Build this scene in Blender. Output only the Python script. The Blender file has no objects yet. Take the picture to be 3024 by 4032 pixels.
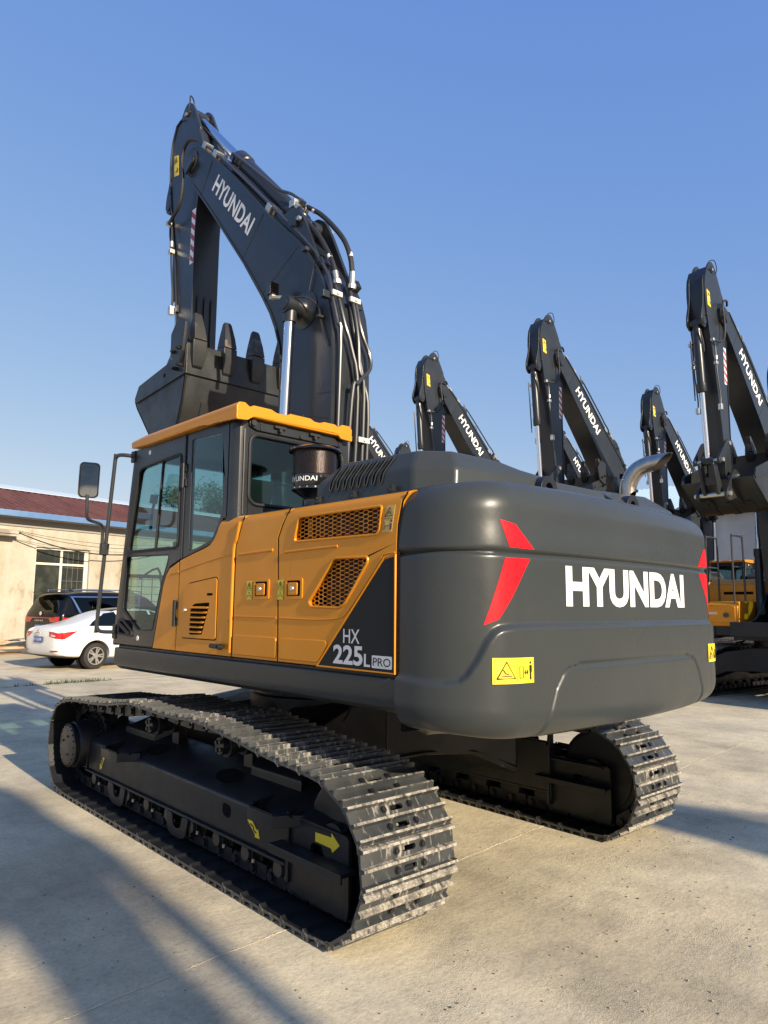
import bpy, bmesh, math, random
from mathutils import Vector, Matrix
from mathutils.geometry import tessellate_polygon
R = math.radians
random.seed(7)
S = bpy.context.scene
COL = S.collection
# ---------------------------------------------------------------- camera
CAM = Vector((-3.793, -4.632, 1.587))
yw, pt, rl = R(43.584), R(7.439), R(0.502)
fwd = Vector((math.sin(yw)*math.cos(pt), math.cos(yw)*math.cos(pt), math.sin(pt)))
rt0 = Vector((math.cos(yw), -math.sin(yw), 0)); up0 = rt0.cross(fwd)
rt = rt0*math.cos(rl) + up0*math.sin(rl); up = -rt0*math.sin(rl) + up0*math.cos(rl)
cd = bpy.data.cameras.new('camera'); cam = bpy.data.objects.new('camera', cd); COL.objects.link(cam)
cd.sensor_fit = 'VERTICAL'; cd.sensor_height = 36; cd.lens = 2822.341/4032*36
cd.clip_start = 0.05; cd.clip_end = 2000
cam.matrix_world = Matrix(((rt.x, up.x, -fwd.x, CAM.x), (rt.y, up.y, -fwd.y, CAM.y), (rt.z, up.z, -fwd.z, CAM.z), (0, 0, 0, 1)))
S.camera = cam
S.render.resolution_x, S.render.resolution_y = 768, 1024
# ---------------------------------------------------------------- light
SUN = Vector((-0.070, -1, 0.405)).normalized()
EL = math.asin(SUN.z); AZ = math.atan2(SUN.x, SUN.y)
W = bpy.data.worlds.new('World'); S.world = W; W.use_nodes = True
wn = W.node_tree; bg = wn.nodes['Background']
sk = wn.nodes.new('ShaderNodeTexSky'); sk.sky_type = 'NISHITA'; sk.sun_disc = False
sk.sun_elevation = EL; sk.sun_rotation = AZ
sk.air_density = 1.0; sk.dust_density = 0.35; sk.ozone_density = 4.0; sk.altitude = 50
sp_ = wn.nodes.new('ShaderNodeSeparateColor'); cb_ = wn.nodes.new('ShaderNodeCombineColor'); wn.links.new(sk.outputs[0], sp_.inputs[0])
for i_, (ex_, co_) in enumerate(((.76, .985), (.53, 1.185), (.16, 2.50))):     # soften the clear sky's brightening towards the horizon
    pw = wn.nodes.new('ShaderNodeMath'); pw.operation = 'POWER'; pw.inputs[1].default_value = ex_; ml = wn.nodes.new('ShaderNodeMath'); ml.operation = 'MULTIPLY'; ml.inputs[1].default_value = co_
    wn.links.new(sp_.outputs[i_], pw.inputs[0]); wn.links.new(pw.outputs[0], ml.inputs[0]); wn.links.new(ml.outputs[0], cb_.inputs[i_])
wn.links.new(cb_.outputs[0], bg.inputs[0]); bg.inputs[1].default_value = 0.14
sd = bpy.data.lights.new('sun', 'SUN'); so = bpy.data.objects.new('sun', sd); COL.objects.link(so)
sd.energy = 4.6; sd.angle = R(0.6); sd.color = (1.0, 0.86, 0.67)
so.rotation_euler = SUN.to_track_quat('Z', 'Y').to_euler(); so.location = (0, -10, 20)
S.view_settings.view_transform = 'Standard'; S.view_settings.look = 'None'
S.view_settings.exposure = 0.76; S.view_settings.gamma = 1
S.view_settings.use_curve_mapping = False

# ---------------------------------------------------------------- materials
def nt_of(name):
    m = bpy.data.materials.new(name); m.use_nodes = True
    t = m.node_tree; return m, t, t.nodes['Principled BSDF']
def nd(t, ty, **k):
    n = t.nodes.new(ty)
    for a, b in k.items():
        if a.startswith('i_'): n.inputs[a[2:].replace('_', ' ')].default_value = b
        else: setattr(n, a, b)
    return n
def ramp(t, src, stops):
    r = t.nodes.new('ShaderNodeValToRGB'); t.links.new(src, r.inputs[0])
    cr = r.color_ramp
    while len(cr.elements) < len(stops): cr.elements.new(0.5)
    for e, (p, c) in zip(cr.elements, stops):
        e.position = p; e.color = (*c, 1) if len(c) == 3 else c
    return r
def noise(t, scale, detail=4, rough=0.55, vec=None, coord='Object', stretch=None):
    tc = t.nodes.new('ShaderNodeTexCoord'); mp = t.nodes.new('ShaderNodeMapping')
    t.links.new(tc.outputs[coord], mp.inputs[0])
    if stretch: mp.inputs['Scale'].default_value = stretch
    n = nd(t, 'ShaderNodeTexNoise'); n.inputs['Scale'].default_value = scale
    n.inputs['Detail'].default_value = detail; n.inputs['Roughness'].default_value = rough
    t.links.new(mp.outputs[0], n.inputs['Vector']); return n
def mat(name, c, rough=0.5, metal=0.0, coat=0.0, c2=None, nscale=3.0, lo=.45, hi=.7, bump=0.0, bscale=60, rvar=0.0, spec=None, stretch=None, det=5):
    m, t, p = nt_of(name)
    p.inputs['Base Color'].default_value = (*c, 1); p.inputs['Roughness'].default_value = rough
    p.inputs['Metallic'].default_value = metal; p.inputs['Coat Weight'].default_value = coat
    p.inputs['Coat Roughness'].default_value = 0.12
    if spec is not None: p.inputs['Specular IOR Level'].default_value = spec
    if c2:
        n = noise(t, nscale, det, stretch=stretch); r = ramp(t, n.outputs[0], [(lo, c), (hi, c2)])
        t.links.new(r.outputs[0], p.inputs['Base Color'])
    if rvar:
        n = noise(t, nscale*1.7, 4); r = ramp(t, n.outputs[0], [(.35, (rough-rvar,)*3), (.7, (rough+rvar,)*3)])
        t.links.new(r.outputs[0], p.inputs['Roughness'])
    if bump:
        n = noise(t, bscale, 3, stretch=stretch); b = nd(t, 'ShaderNodeBump'); b.inputs['Strength'].default_value = 1
        b.inputs['Distance'].default_value = bump
        t.links.new(n.outputs[0], b.inputs['Height']); t.links.new(b.outputs[0], p.inputs['Normal'])
    return m
def glass_mat(name, tint, gloss=(.9, .95, .95), ior=1.5):
    m = bpy.data.materials.new(name); m.use_nodes = True; t = m.node_tree; t.nodes.clear()
    o = nd(t, 'ShaderNodeOutputMaterial'); tr = nd(t, 'ShaderNodeBsdfTransparent'); g = nd(t, 'ShaderNodeBsdfGlossy')
    tr.inputs[0].default_value = (*tint, 1); g.inputs[0].default_value = (*gloss, 1); g.inputs['Roughness'].default_value = 0.015
    lw = nd(t, 'ShaderNodeLayerWeight'); lw.inputs['Blend'].default_value = .5; pw = nd(t, 'ShaderNodeMath', operation='POWER'); pw.inputs[1].default_value = 4.5
    sc = nd(t, 'ShaderNodeMath', operation='MULTIPLY_ADD'); sc.inputs[1].default_value = .9; sc.inputs[2].default_value = .035*ior/1.5; mx = nd(t, 'ShaderNodeMixShader')
    t.links.new(lw.outputs['Facing'], pw.inputs[0]); t.links.new(pw.outputs[0], sc.inputs[0])
    t.links.new(sc.outputs[0], mx.inputs[0]); t.links.new(tr.outputs[0], mx.inputs[1]); t.links.new(g.outputs[0], mx.inputs[2])
    t.links.new(mx.outputs[0], o.inputs[0]); return m
M = {}
M['grey'] = mat('grey_body_paint', (.036, .041, .041), .32, coat=.05, spec=.30, c2=(.041, .0455, .045), nscale=1.3, rvar=.07, bump=.0011, bscale=8)
M['boom'] = mat('dark_boom_paint', (.015, .018, .022), .36, coat=.08, c2=(.020, .023, .027), nscale=1.5, rvar=.07, bump=.0002, bscale=150)
M['cabgrey'] = mat('cab_frame_paint', (.020, .022, .024), .30, coat=.08, spec=.35, c2=(.033, .036, .038), nscale=2, rvar=.05)
M['black'] = mat('black_frame_paint', (.0125, .0135, .015), .42, spec=.4, c2=(.022, .020, .018), nscale=4, lo=.55, hi=.78, rvar=.08, bump=.0004, bscale=90)
M['matte'] = mat('black_plastic', (.010, .010, .011), .55)
M['dark'] = mat('dark_engine_interior', (.008, .007, .007), .9, spec=.05)
M['rubber'] = mat('black_rubber_hose', (.018, .016, .015), .5, bump=.0006, bscale=300)
M['gloss'] = mat('glossy_black_plastic', (.010, .010, .011), .12, coat=.4)
M['orange'] = mat('ochre_body_paint', (.65, .252, .013), .38, metal=.24, coat=.08, spec=.3, c2=(.70, .276, .016), nscale=2.5, rvar=.07, bump=.0009, bscale=6)
M['chrome'] = mat('chromed_rod_steel', (.75, .75, .76), .12, metal=1.0)
M['zinc'] = mat('zinc_plated_fitting', (.55, .54, .48), .38, metal=.85)
M['steel'] = mat('brushed_exhaust_steel', (.42, .38, .33), .27, metal=1.0, c2=(.50, .47, .42), nscale=30, stretch=(1, 1, .1), rvar=.08)
M['white'] = mat('white_lettering_vinyl', (.80, .80, .76), .45)
M['yellow'] = mat('yellow_warning_decal', (.80, .60, .03), .4)
M['ink'] = mat('black_decal_ink', (.02, .02, .02), .5)
M['red'] = mat('red_reflective_tape', (.78, .006, .012), .35, spec=.25, c2=(.86, .012, .02), nscale=60)
M['paper'] = mat('paper', (.62, .68, .70), .8)
M['pipe'] = mat('grey_painted_pipe', (.030, .032, .033), .34, coat=.2)
M['bucket'] = mat('bucket_paint', (.016, .018, .018), .42, c2=(.026, .027, .026), nscale=3, lo=.5, hi=.75, rvar=.08, bump=.0005, bscale=60)
M['tooth'] = mat('scuffed_tooth_steel', (.022, .022, .022), .5, c2=(.14, .105, .075), nscale=9, lo=.55, hi=.68, bump=.001, bscale=60)
M['glass'] = glass_mat('tinted_cab_glass', (.60, .74, .73))
M['cglass'] = glass_mat('dark_car_glass', (.07, .085, .09))
M['mirror'] = mat('mirror_glass', (.42, .44, .46), .02, metal=1.0)
M['seat'] = mat('seat_fabric', (.018, .018, .02), .8, bump=.001, bscale=300)
# track shoe: dark painted steel, dry clay scuffs mostly on raised grousers, tips painted paler still for the light they catch
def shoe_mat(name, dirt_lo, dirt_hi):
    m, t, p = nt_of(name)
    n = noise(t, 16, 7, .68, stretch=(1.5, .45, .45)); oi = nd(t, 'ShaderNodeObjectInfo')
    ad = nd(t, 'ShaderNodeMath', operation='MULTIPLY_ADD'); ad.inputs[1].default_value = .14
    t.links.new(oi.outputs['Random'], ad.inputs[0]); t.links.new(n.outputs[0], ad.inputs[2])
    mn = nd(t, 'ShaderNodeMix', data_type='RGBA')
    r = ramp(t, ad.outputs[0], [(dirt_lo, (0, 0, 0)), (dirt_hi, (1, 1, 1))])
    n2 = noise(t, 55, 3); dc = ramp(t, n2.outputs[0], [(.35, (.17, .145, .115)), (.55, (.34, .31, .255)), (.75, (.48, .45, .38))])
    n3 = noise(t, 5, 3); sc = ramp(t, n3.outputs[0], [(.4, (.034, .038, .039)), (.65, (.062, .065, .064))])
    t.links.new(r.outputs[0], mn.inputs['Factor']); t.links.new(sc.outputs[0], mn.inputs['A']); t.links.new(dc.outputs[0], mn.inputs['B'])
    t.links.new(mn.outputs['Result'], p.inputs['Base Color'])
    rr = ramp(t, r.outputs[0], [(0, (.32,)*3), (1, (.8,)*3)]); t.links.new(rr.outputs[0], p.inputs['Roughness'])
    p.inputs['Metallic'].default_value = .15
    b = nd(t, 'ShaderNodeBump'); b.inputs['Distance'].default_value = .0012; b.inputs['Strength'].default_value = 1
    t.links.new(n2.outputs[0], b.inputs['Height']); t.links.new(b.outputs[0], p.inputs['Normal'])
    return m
M['shoe'] = shoe_mat('track_shoe_steel', .62, .74)
M['grouser'] = shoe_mat('scuffed_lit_grouser_steel', .44, .60)

# ---------------------------------------------------------------- mesh helpers
class G:
    def __init__(s): s.v = []; s.f = []; s.m = []; s.mi = 0
    def add(s, vs, fs):
        b = len(s.v); s.v += [tuple(v) for v in vs]
        for f in fs: s.f.append([b+i for i in f]); s.m.append(s.mi)
        return s
    def box(s, x0, x1, y0, y1, z0, z1):
        return s.add([(x, y, z) for x in (x0, x1) for y in (y0, y1) for z in (z0, z1)],
                     [(0, 1, 3, 2), (4, 6, 7, 5), (0, 4, 5, 1), (2, 3, 7, 6), (0, 2, 6, 4), (1, 5, 7, 3)])
    def obox(s, c, ax, ay, az):
        c = Vector(c); ax, ay, az = Vector(ax), Vector(ay), Vector(az)
        return s.add([c+ax*i+ay*j+az*k for i in (-1, 1) for j in (-1, 1) for k in (-1, 1)],
                     [(0, 1, 3, 2), (4, 6, 7, 5), (0, 4, 5, 1), (2, 3, 7, 6), (0, 2, 6, 4), (1, 5, 7, 3)])
    def prism(s, ax, a0, a1, pts, holes=None):
        def p3(a, p):
            return {'x': (a, p[0], p[1]), 'y': (p[0], a, p[1]), 'z': (p[0], p[1], a)}[ax]
        loops = [list(pts)] + [list(h) for h in (holes or [])]
        flat = [p for l in loops for p in l]; n = len(flat)
        vs = [p3(a0, p) for p in flat] + [p3(a1, p) for p in flat]; fs = []
        if holes:
            tri = tessellate_polygon([[Vector((p[0], p[1], 0)) for p in l] for l in loops])
            for t in tri: fs.append(tuple(t)); fs.append(tuple(n+i for i in reversed(t)))
        else:
            fs.append(tuple(range(n))); fs.append(tuple(n+i for i in reversed(range(n))))
        b = 0
        for l in loops:
            k = len(l)
            for i in range(k): fs.append((b+i, b+(i+1) % k, n+b+(i+1) % k, n+b+i))
            b += k
        return s.add(vs, fs)
    def cyl(s, p0, p1, r, n=20, r1=None, cap=True):
        p0, p1 = Vector(p0), Vector(p1); r1 = r if r1 is None else r1
        d = (p1-p0).normalized(); a = d.orthogonal().normalized(); b = d.cross(a)
        vs = []
        for p, q in ((p0, r), (p1, r1)):
            for i in range(n):
                t = 2*math.pi*i/n; vs.append(p+(a*math.cos(t)+b*math.sin(t))*q)
        fs = [(i, (i+1) % n, n+(i+1) % n, n+i) for i in range(n)]
        if cap: fs += [tuple(reversed(range(n))), tuple(range(n, 2*n))]
        return s.add(vs, fs)
    def rev(s, o, d, prof, n=32, cap=True):       # prof: (radius, distance along d)
        o = Vector(o); d = Vector(d).normalized(); a = d.orthogonal().normalized(); b = d.cross(a); vs = []
        for r, t in prof:
            for i in range(n):
                w = 2*math.pi*i/n; vs.append(o+d*t+(a*math.cos(w)+b*math.sin(w))*max(r, 1e-4))
        k = len(prof)
        fs = [(j*n+i, j*n+(i+1) % n, (j+1)*n+(i+1) % n, (j+1)*n+i) for j in range(k-1) for i in range(n)]
        if cap: fs += [tuple(reversed(range(n))), tuple(range((k-1)*n, k*n))]
        return s.add(vs, fs)
    def tube(s, pts, r, n=10, smooth=3, caps=True):
        P = [Vector(p) for p in pts]
        if smooth and len(P) > 2:
            Q = []
            for i in range(len(P)-1):
                a, b, c, d = P[max(i-1, 0)], P[i], P[i+1], P[min(i+2, len(P)-1)]
                for k in range(smooth):
                    t = k/smooth
                    Q.append(.5*((2*b)+(c-a)*t+(2*a-5*b+4*c-d)*t*t+(3*b-a-3*c+d)*t**3))
            Q.append(P[-1]); P = Q
        T = [(P[min(i+1, len(P)-1)]-P[max(i-1, 0)]).normalized() for i in range(len(P))]
        a = T[0].orthogonal().normalized(); vs = []
        for i, p in enumerate(P):
            a = (a-T[i]*a.dot(T[i])).normalized(); b = T[i].cross(a)
            rr = r(i/(len(P)-1)) if callable(r) else r
            for k in range(n):
                w = 2*math.pi*k/n; vs.append(p+(a*math.cos(w)+b*math.sin(w))*rr)
        m = len(P); fs = [(j*n+i, j*n+(i+1) % n, (j+1)*n+(i+1) % n, (j+1)*n+i) for j in range(m-1) for i in range(n)]
        if caps: fs += [tuple(reversed(range(n))), tuple(range((m-1)*n, m*n))]
        return s.add(vs, fs)
    def loft(s, rings, cap=True, closed=True):
        n = len(rings[0]); vs = [p for r in rings for p in r]; k = len(rings); fs = []
        for j in range(k-1):
            for i in range(n if closed else n-1):
                fs.append((j*n+i, j*n+(i+1) % n, (j+1)*n+(i+1) % n, (j+1)*n+i))
        if cap: fs += [tuple(reversed(range(n))), tuple(range((k-1)*n, k*n))]
        return s.add(vs, fs)
    def strip(s, ax, a0, a1, pts, th):   # thin band of thickness th following a polyline
        P = [Vector((p[0], p[1])) for p in pts]; off = []
        for i, p in enumerate(P):
            d = (P[min(i+1, len(P)-1)]-P[max(i-1, 0)]).normalized(); off.append(p+Vector((-d.y, d.x))*th)
        poly = [tuple(p) for p in P]+[tuple(p) for p in reversed(off)]
        n = len(P)
        def p3(a, p): return {'x': (a, p[0], p[1]), 'y': (p[0], a, p[1]), 'z': (p[0], p[1], a)}[ax]
        vs = [p3(a0, p) for p in poly]+[p3(a1, p) for p in poly]; N = 2*n; fs = []
        for i in range(n-1):
            j0, j1 = N-1-i, N-2-i
            fs.append((i, i+1, j1, j0)); fs.append((N+j0, N+j1, N+i+1, N+i))
        for i in range(N): fs.append((i, (i+1) % N, N+(i+1) % N, N+i))
        return s.add(vs, fs)
    def xf(s, mtx, start=0):
        for i in range(start, len(s.v)): s.v[i] = tuple(mtx @ Vector(s.v[i]))
        return s
    def build(s, name, m, parent=None, bevel=0, seg=2, ang=32, label=None, post=None, flat=False):
        me = bpy.data.meshes.new(name); me.from_pydata(s.v, [], s.f); me.validate()
        bm = bmesh.new(); bm.from_mesh(me)
        if post: post(bm)
        bmesh.ops.recalc_face_normals(bm, faces=bm.faces); bm.to_mesh(me); bm.free()
        for mm in (m if isinstance(m, (list, tuple)) else [m]): me.materials.append(M[mm] if isinstance(mm, str) else mm)
        if isinstance(m, (list, tuple)) and not post:
            for p, i in zip(me.polygons, s.m): p.material_index = i
        if not flat:
            for p in me.polygons: p.use_smooth = True
            if not bevel: me.set_sharp_from_angle(angle=R(ang))
        o = bpy.data.objects.new(name, me); COL.objects.link(o); o.parent = parent
        if bevel:
            b = o.modifiers.new('bevel', 'BEVEL'); b.width = bevel; b.segments = seg; b.limit_method = 'ANGLE'
            b.angle_limit = R(ang); b.harden_normals = True
        if label: o['label'] = label
        return o
def empty(name, label, cat, loc=(0, 0, 0), rz=0, group=None):
    o = bpy.data.objects.new(name, None); COL.objects.link(o); o.location = loc; o.rotation_euler = (0, 0, rz)
    o.empty_display_size = .3; o['label'] = label; o['category'] = cat
    if group: o['group'] = group
    return o
def tag(o, label, cat, group=None):
    o['label'] = label; o['category'] = cat
    if group: o['group'] = group
    return o
def text_g(txt, w, h, fn, off=0.0, sub=0, g=None):
    cu = bpy.data.curves.new('t', 'FONT'); cu.body = txt; cu.offset = off; cu.resolution_u = 4
    ob = bpy.data.objects.new('t', cu); COL.objects.link(ob); bpy.context.view_layer.update()
    me = bpy.data.meshes.new_from_object(ob)
    bm = bmesh.new(); bm.from_mesh(me)
    x0 = min(v.co.x for v in bm.verts); x1 = max(v.co.x for v in bm.verts)
    y0 = min(v.co.y for v in bm.verts); y1 = max(v.co.y for v in bm.verts)
    if sub:
        for k in range(1, sub):
            xx = x0+(x1-x0)*k/sub
            bmesh.ops.bisect_plane(bm, geom=bm.verts[:]+bm.edges[:]+bm.faces[:], plane_co=(xx, 0, 0), plane_no=(1, 0, 0))
    g = g or G(); bm.verts.index_update()
    g.add([fn((v.co.x-x0)/(x1-x0)*w, (v.co.y-y0)/(y1-y0)*h) for v in bm.verts], [[v.index for v in f.verts] for f in bm.faces])
    bm.free(); bpy.data.objects.remove(ob); bpy.data.curves.remove(cu); bpy.data.meshes.remove(me)
    return g
def arc(c, r, a0, a1, n):
    return [(c[0]+r*math.cos(R(a0+(a1-a0)*i/n)), c[1]+r*math.sin(R(a0+(a1-a0)*i/n))) for i in range(n+1)]
def rrect(x0, x1, y0, y1, r, n=5):
    return arc((x1-r, y1-r), r, 0, 90, n)+arc((x0+r, y1-r), r, 90, 180, n)+arc((x0+r, y0+r), r, 180, 270, n)+arc((x1-r, y0+r), r, 270, 360, n)
def rpoly(pts, r, n=4):                   # round the corners of a polygon
    out = []; k = len(pts)
    for i in range(k):
        p = Vector(pts[i]); a = Vector(pts[i-1]); b = Vector(pts[(i+1) % k])
        da = (a-p); db = (b-p); q = min(r, da.length*.45, db.length*.45); A = p+da.normalized()*q; B = p+db.normalized()*q
        for j in range(n+1):
            t = j/n; out.append(tuple(A*(1-t)**2+p*2*t*(1-t)+B*t*t))
    return out
def sstep(a, b, x):
    t = min(1, max(0, (x-a)/(b-a))); return t*t*(3-2*t)
def inpoly(p, poly):
    x, y = p; c = False; j = len(poly)-1
    for i in range(len(poly)):
        xi, yi = poly[i]; xj, yj = poly[j]
        if (yi > y) != (yj > y) and x < (xj-xi)*(y-yi)/(yj-yi)+xi: c = not c
        j = i
    return c

# ================================================================= EXCAVATOR
GRP = 'excavators parked in the yard'
EX = empty('excavator', 'large charcoal excavator with ochre side panels in the foreground, seen from its rear', 'excavator', group=GRP)
URZ = Matrix.Rotation(R(-1.591), 4, 'Z')

# ---- tracks
belt_raw = [(1.60, .030), (1.75, .036), (1.87, .062), (1.965, .138), (2.03, .256), (2.068, .392), (2.035, .56), (1.95, .675), (1.82, .745),
            (1.62, .775), (1.43, .788), (1.1, .80), (.78, .825), (.50, .865), (.33, .880), (.15, .868), (-.10, .856), (-.35, .862), (-.55, .872), (-.70, .868),
            (-.90, .845), (-1.13, .818), (-1.35, .79), (-1.55, .772), (-1.74, .765), (-1.90, .738), (-2.04, .675), (-2.14, .580), (-2.195, .455), (-2.20, .33),
            (-2.165, .205), (-2.09, .105), (-1.98, .045), (-1.84, .030), (-1.2, .030), (-.3, .030), (.6, .030)]
def belt_pts(N=49, dy=.0):
    P = [Vector((a, b)) for a, b in belt_raw]; L = [0]; n = len(P)
    for i in range(n): L.append(L[-1]+(P[(i+1) % n]-P[i]).length)
    tot = L[-1]
    def at(s):
        s %= tot
        for i in range(n):
            if L[i+1] >= s:
                t = (s-L[i])/(L[i+1]-L[i]); return P[i].lerp(P[(i+1) % n], t)
        return P[0]
    pitch = tot/N; joints = [at(k*pitch+dy) for k in range(N)]
    return joints, pitch
joints, PITCH = belt_pts(49, .07)
# shoe mesh (x along track width, local y = travel, z = outward)
def make_shoe_mesh():
    h = PITCH/2+.004
    prof = [(-h, .000), (-h+.004, .008), (-h+.010, .030), (-h+.022, .031), (-h+.028, .009), (-.016, .007), (-.010, .030), (.003, .031), (.009, .007),
            (h-.040, .008), (h-.034, .030), (h-.022, .031), (h-.014, .006), (h+.004, -.006), (h+.010, -.018), (h+.004, -.021), (h-.012, -.010), (h-.022, -.006), (-h+.012, -.006), (-h+.002, -.007)]
    g = G(); x0, x1 = -.30, .30
    n = len(prof); vs = [(x0, a, b) for a, b in prof]+[(x1, a, b) for a, b in prof]
    fs = [tuple(range(n)), tuple(range(2*n-1, n-1, -1))]
    g.add(vs, fs); flats = (4, 8, 17)
    for i in range(n):
        if i in flats: continue
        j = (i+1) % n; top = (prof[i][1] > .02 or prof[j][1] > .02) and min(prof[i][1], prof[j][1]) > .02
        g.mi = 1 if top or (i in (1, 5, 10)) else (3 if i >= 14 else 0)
        g.add([(x0, *prof[i]), (x0, *prof[j]), (x1, *prof[j]), (x1, *prof[i])], [(0, 1, 2, 3)])
    g.mi = 0; wins_ = [rrect(-.042, .042, t-.013, t+.013, .012, 4) for t in (-.047, .036)]
    def flat(i, holes):
        (a0, b0), (a1, b1) = prof[i], prof[(i+1) % n]
        zf = lambda y: b0+(b1-b0)*(y-a0)/(a1-a0)
        loops = [[(x0, a0), (x1, a0), (x1, a1), (x0, a1)]]+holes; fl = [p for l in loops for p in l]
        g.add([(x, y, zf(y)) for x, y in fl], [tuple(t) for t in tessellate_polygon([[Vector((x, y, 0)) for x, y in l] for l in loops])])
        return zf
    z1 = flat(4, [wins_[0]]); z2 = flat(8, [wins_[1]]); g.mi = 3; z3 = flat(17, wins_); g.mi = 0
    for w, zf in ((wins_[0], z1), (wins_[1], z2)):
        k = len(w); g.add([(x, y, zf(y)) for x, y in w]+[(x, y, z3(y)) for x, y in w], [(i, (i+1) % k, k+(i+1) % k, k+i) for i in range(k)])
    for t in (-.047, .036):
        g.mi = 3
        for x in (-.085, .085): g.cyl((x, t, .006), (x, t, .021), .0135, 6); g.cyl((x, t, .006), (x, t, .012), .018, 12)
    return g
sg = make_shoe_mesh()
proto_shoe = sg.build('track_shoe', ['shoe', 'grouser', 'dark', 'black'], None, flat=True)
def place_shoes(side):
    cx = -1.19 if side < 0 else 1.19
    for k in range(49):
        a, b = joints[k], joints[(k+1) % 49]; c = (a+b)/2; t = (b-a).normalized()
        n = Vector((t.y, -t.x))                  # outward (belt runs counter-clockwise in y,z)
        o = proto_shoe if (side < 0 and k == 0) else proto_shoe.copy()
        if o is not proto_shoe: COL.objects.link(o)
        o.parent = EX
        m = Matrix(((1, 0, 0, cx), (0, t.x, n.x, c.x), (0, t.y, n.y, c.y), (0, 0, 0, 1)))
        if m.determinant() < 0: m = Matrix(((-1, 0, 0, cx), (0, t.x, n.x, c.x), (0, t.y, n.y, c.y), (0, 0, 0, 1)))
        o.matrix_local = URZ @ m
def Ub(g, *a, **k): g.xf(URZ); return g.build(*a, **k)
FX = -1.33
def track_side(sd):
    f = lambda x: x if sd < 0 else -x            # mirror in x for the right track
    def mx(g):
        if sd > 0: g.v = [(-x, y, z) for x, y, z in g.v]
        return g
    def mo(g, *a, **k): mx(g); return Ub(g, *a, **k)
    place_shoes(sd)
    # chain
    g = G()
    for k in range(49):
        a, b = joints[k], joints[(k+1) % 49]; t = (b-a).normalized(); n = Vector((t.y, -t.x)); c = (a+b)/2-n*.062
        for xs, sh in ((-.085, -.012), (.085, -.012)):
            for q in (-1, 1):
                ax = xs+(.011*q if xs > 0 else -.011*q)
                cc = c+t*(.018*q)
                g.obox((-1.19+ax, cc.x, cc.y), (.010, 0, 0), (0, t.x*.060, t.y*.060), (0, n.x*(.040 if q > 0 else .034), n.y*(.040 if q > 0 else .034)))
        j = a-n*.062 if k else a-n*.062
        g.cyl((-1.315, j.x, j.y), (-1.065, j.x, j.y), .024, 12); g.cyl((-1.30, j.x, j.y), (-1.08, j.x, j.y), .040, 14)
    mo(g, 'track_chain', 'black', EX, ang=30)
    # frame: cross-section swept along y
    zo = .0
    def sec(y, zb, zt, zi): return [(FX, y, zb), (FX, y, zt), (FX+.012, y, zt+.012), (-1.03, y, zi), (-1.0, y, zi), (-1.0, y, zb)]
    g = G(); g.loft([sec(1.52, .22, .44, .585), (sec(-1.40, .22, .42, .58))])
    fr = mo(g, 'track_frame', 'black', EX, bevel=.010)
    g = G(); g.box(FX-.022, FX+.04, -1.40, 1.53, .205, .222)            # bottom flange
    g.box(-1.06, -1.03, -1.40, 1.45, .222, .55)
    for y0 in (1.52, 1.545): pass
    g.prism('y', 1.52, 1.545, [(FX-.014, .205), (FX-.014, .452), (-1.11, .585), (-1.07, .62), (-1.0, .62), (-1.0, .205)])
    g.prism('y', -1.425, -1.40, [(FX-.018, .13), (FX-.018, .485), (-1.20, .50), (-1.05, .56), (-1.0, .56), (-1.0, .13)])
    mo(g, 'frame_flange', 'black', fr, bevel=.005)
    g = G()
    g.mi = 0
    for cy in (.50, -.55):
        pts = rpoly([(cy-.15, .30), (cy-.03, .20), (cy+.12, .24), (cy+.15, .34), (cy+.05, .44), (cy-.11, .41)], .06); vs = []
        for py_, q in pts:
            aa = (q-.10)*.52; zb = .432+.02*(py_+1.4)/2.92; k = .133/.288*(1+.02*(py_+1.4)/2.92); vs.append((FX+.012+aa, py_, zb+aa*(.585+.005-zb)/.288+.004))
        g = G(); g.add(vs, [tuple(range(len(vs)))]); mo(g, 'frame_hole', 'dark', fr)
    g = G(); g.prism('x', FX-.002, FX+.001, rpoly([(-.70, .395), (-.70, .325), (-.79, .31), (-.80, .385)], .035))
    mo(g, 'frame_hole', 'dark', fr)
    # idler guard
    g = G(); ho = rrect(-1.755, -1.60, .305, .375, .03)
    g.prism('x', FX, FX+.02, rpoly([(-1.42, .09), (-1.90, .075), (-1.912, .13), (-1.908, .452), (-1.89, .466), (-1.42, .478)], .012), [ho])
    g.prism('x', FX, -1.02, [(-1.42, .462), (-1.86, .462), (-1.86, .449), (-1.42, .449)])
    gd = mo(g, 'idler_guard', 'black', EX, bevel=.003)
    g = G(); g.loft([[(FX+.002, y, .466-.02*k), (FX+.002, y, .474-.02*k), (-1.13, y, .566-.05*k), (-1.13, y, .556-.05*k)] for y, k in ((-1.425, 0), (-1.60, .1), (-1.84, .6))]); mo(g, 'guard_cover', 'black', gd, bevel=.003)
    g = G(); pts = rpoly([(-1.50, .03), (-1.68, .04), (-1.70, .11), (-1.52, .12)], .03); g.add([(FX+.002+q*1.0, y_, .4765+q*.46-.012*(-1.425-y_)/.4*3) for y_, q in pts], [tuple(range(len(pts)))]); mo(g, 'cover_hole', 'dark', gd)
    g = G(); g.prism('x', FX+.05, FX+.06, [(-1.42, .08), (-1.88, .08), (-1.88, .46), (-1.42, .46)]); mo(g, 'inner_plate', 'dark', gd)
    g = G(); g.obox((FX-.055, -1.67, .325), (.05, 0, 0), (0, .31, 0), (0, 0, .010))
    g.obox((FX-.1, -1.67, .312), (.007, 0, 0), (0, .31, 0), (0, 0, .024))
    mo(g, 'guard_rail', 'black', gd, bevel=.006)
    g = G(); xi = -2.38-FX
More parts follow.
